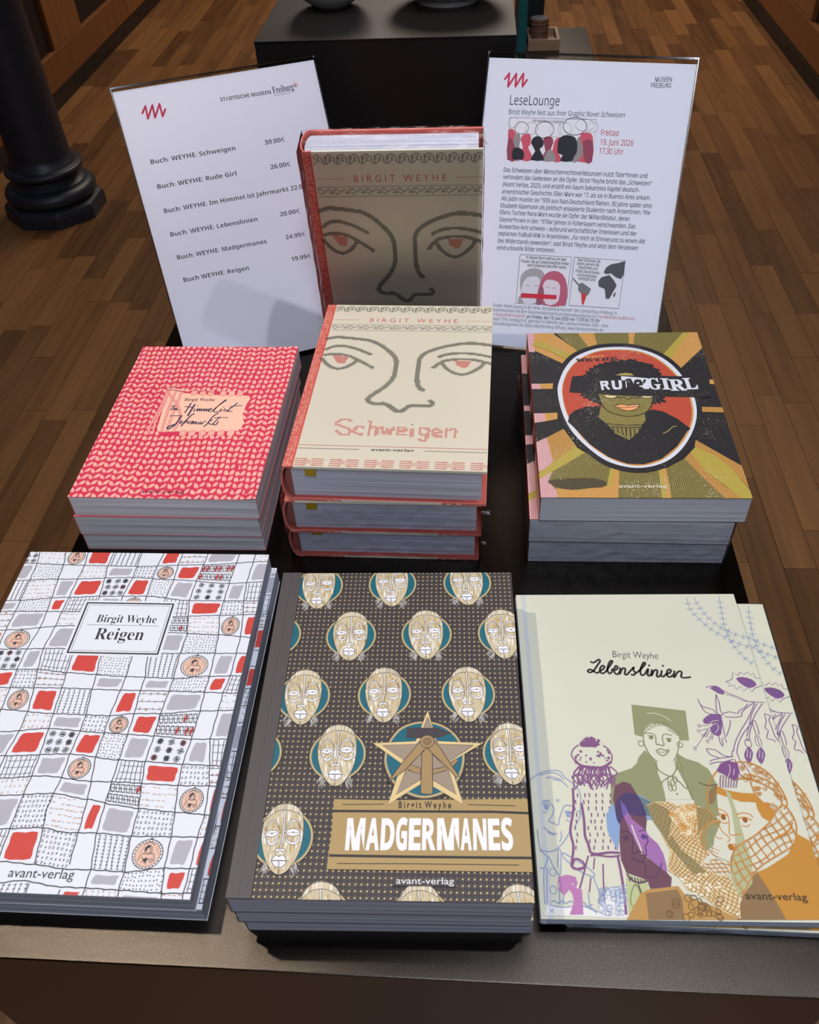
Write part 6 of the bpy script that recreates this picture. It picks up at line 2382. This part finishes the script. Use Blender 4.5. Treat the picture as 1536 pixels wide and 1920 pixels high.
cop = []
for n, px, py, ang, lab in ((1, -.1475, .4890, -.7, 'shrink-wrapped middle hardcover in the stack of three red spined books'), (0, -.1487, .4957, -.7, 'shrink-wrapped bottom hardcover in the stack of three red spined books')):
    o = copy_tree(first)
    o['label'] = lab
    fl = film_shell(W + .003, H, T - .0004, o)
    fl.location = (-.003, 0, 0)
    wrap_ear(fl, W + .003, .002, T * .72 if n else T * .55, .0075 if n else .006, n)
    place(o, px, py, n * T, ang)
o = copy_tree(first)
o['label'] = 'red spined stitched face book standing upright in shrink wrap between the signs'
fl = film_shell(W + .003, H, T - .0004, o)
fl.location = (-.003, 0, 0)
film_top(W, H, T, fl)
wrap_ear(fl, W + .002, H - .002, T * .6, .005, 5)
wrap_ear(fl, .0, H - .001, T * .5, .005, 6)
b = MB()
b.box((.03, -.0098, T * .2), (.13, -.0007, T * .7))
b.build('foot_block', M['plinth'], o)
k_ = .1581 / W
lean = -.1479
g = Vector((0, math.sin(lean), math.cos(lean)))
nrm = Vector((1, 0, 0)).cross(g)
org = Vector((-.1502, .7836, .0109)) - nrm * (T * k_)
o.matrix_world = Matrix(((k_, g.x * k_, nrm.x * k_, org.x), (0, g.y * k_, nrm.y * k_, org.y), (0, g.z * k_, nrm.z * k_, org.z), (0, 0, 0, 1)))
place(first, x, y, 2 * T, a)


art = art_leb()
x, y, z, a, W, H = BOOK['lebenslinien']
T = z / 2
first = hardcover('hardcover_book', 'cream book of overlapping portraits titled Lebenslinien, front right, upper copy', W, H, T - .00005, .0018, M['board_grey'], M['grey_cloth'], PAGES['cool'], art, 'cream portrait hardcovers at the front right', overhang=.0012, joint=.004, round_=.0006)
o = copy_tree(first)
o['label'] = 'shrink-wrapped lower copy jutting out right from under the cream portrait book'
fl = film_shell(W, H, T - .0004, o)
film_top(W, H, T - .0002, fl, dz=.0)
place(o, .0601, .1993, -.0, 0)
place(first, x, y, T + .0007, a)

# ---- knitted pattern paperbacks
art = art_himmel()
x, y, z, a, W, H = BOOK['himmel']
T = z / 3


def curl(u, v):     # the free edge of the cover lifts a little towards the viewer
    t = max(0, (u - 128) / 29.5)
    return .0016 * t * t * (1 - .35 * v / 218)


first = paperback('paperback_book', 'red knitted pattern book titled Im Himmel ist Jahrmarkt, top of its stack', W, H, T - .00005, M['pink_cover'], M['pink_cover'], PAGES['himmel'], art, group='red knitted pattern books', deform=curl, inner_m=M['black_inner'])
low = paperback('paperback_book', 'middle pale book below the top red knitted one', W, H, T - .00005, M['pink_cover'], M['pink_cover'], PAGES['himmel'], None, group='red knitted pattern books')
place(low, -.3322, .4975, T, -.1)
o = copy_tree(low)
o['label'] = 'bottom book of the three under the red knitted pattern cover'
place(o, -.3330, .5002, 0, .5)
place(first, x, y, 2 * T, a)

# ---- sunburst portrait paperbacks
art = art_rude()
x, y, z, a, W, H = BOOK['rude']
T = z / 3
sp = art_rude_spine(T * 1000, H * 1000)
first = paperback('paperback_book', 'ochre sunburst portrait book titled Rude Girl, unwrapped on top of its stack', W, H, T - .00005, M['night_cover'], M['night_cover'], PAGES['cool'], art, sp, group='sunburst portrait books')
for n, px, py, ang, lab in ((1, .0476, .4917, -.2, 'shrink-wrapped middle book of the sunburst portrait stack'), (0, .0485, .4935, .4, 'shrink-wrapped bottom book of the sunburst portrait stack')):
    o = copy_tree(first)
    o['label'] = lab
    film_shell(W, H, T - .0006, o)
    place(o, px, py, n * T, ang)
place(first, x, y, 2 * T, a)


# ================================================================== SIGNS IN CLEAR HOLDERS
def sign(label, pose, art, w, h, inset_top):
    x, y, z, yaw, lean = pose
    root = empty('sign_holder', (x, y, z), yaw)
    tag(root, label, 'sign')
    # local frame of the holder: X along the sheet, Y back, Z up
    ux, uy = math.sin(lean), math.cos(lean)
    nx, ny = uy, -ux      # away from the reader (Y, Z)

    def pane(name, d0, d1, m, x0=0, x1=w, s0=0, s1=h):
        b = MB()
        vs = []
        for d in (d0, d1):
            for s_ in (s0, s1):
                for xx in (x0, x1):
                    vs.append((xx, s_ * ux + d * nx, s_ * uy + d * ny))
        b.add(vs, [(0, 1, 3, 2), (4, 6, 7, 5), (0, 2, 6, 4), (1, 5, 7, 3), (0, 4, 5, 1), (2, 3, 7, 6)])
        return b.build(name, m, root)
    lift = .0025
    pane('front_pane', -.0022, -.0006, M['acrylic'], s0=lift)
    pane('back_pane', .0006, .0022, M['acrylic'], s0=lift)
    pane('top_rim', -.0023, -.0005, M['acrylic_edge'], s0=h - .0012, s1=h + .0002)
    pane('top_rim', .0005, .0023, M['acrylic_edge'], s0=h - .0012, s1=h + .0002)
    pane('side_rim', -.0023, .0023, M['acrylic_edge'], x0=-.0001, x1=.0008, s0=lift)
    pane('side_rim', -.0023, .0023, M['acrylic_edge'], x0=w - .0008, x1=w + .0001, s0=lift)
    b = MB()
    b.box((0, .0, .0001), (w, .085, .002))
    b.build('foot', M['acrylic'], root)
    p = pane('paper_sheet', -.0001, .0001, M['white_cover'], x0=.0012, x1=w - .0012, s0=lift + .001, s1=h - inset_top)
    me_obj = art.build('sheet_print', art.mat, p, z0=0)
    me_obj.matrix_local = Matrix(((1, 0, 0, 0), (0, ux, -nx, -.0002 * nx), (0, uy, -ny, -.0002 * ny), (0, 0, 0, 1)))
    return root


def crop_sheet(art, s0, s1, x0, x1):
    """trim a print to the visible sheet"""
    keep = Sheet(art.W, art.H)
    keep.mat = art.mat
    for f, c in zip(art.f, art.c):
        pts = [art.v[i] for i in f]
        keep.z = pts[0][2]
        q = [(p[0], p[1]) for p in pts]
        for ax, lim, sg in ((0, x0, 1), (0, x1, -1), (1, s0, 1), (1, s1, -1)):
            if not q:
                break
            out = []
            for i in range(len(q)):
                a, b = q[i - 1], q[i]
                da, db = (a[ax] - lim) * sg, (b[ax] - lim) * sg
                if (da < 0) != (db < 0):
                    t = da / (da - db)
                    out.append((a[0] + (b[0] - a[0]) * t, a[1] + (b[1] - a[1]) * t))
                if db >= 0:
                    out.append(b)
            q = out
        if len(q) > 2:
            keep._convex(q, c)
    return keep


sign('price list sign in a clear holder, Buch: WEYHE lines, left of the standing book', SIGN_L, crop_sheet(art_price_list(), 4, 290, 1.5, 208.5), .210, .2941, .0035)
sign('LeseLounge event sign with crowd picture in a clear holder, right of the standing book', SIGN_R, crop_sheet(art_event(), 4, 293, 1.5, 208.5), .210, .2990, .0055)
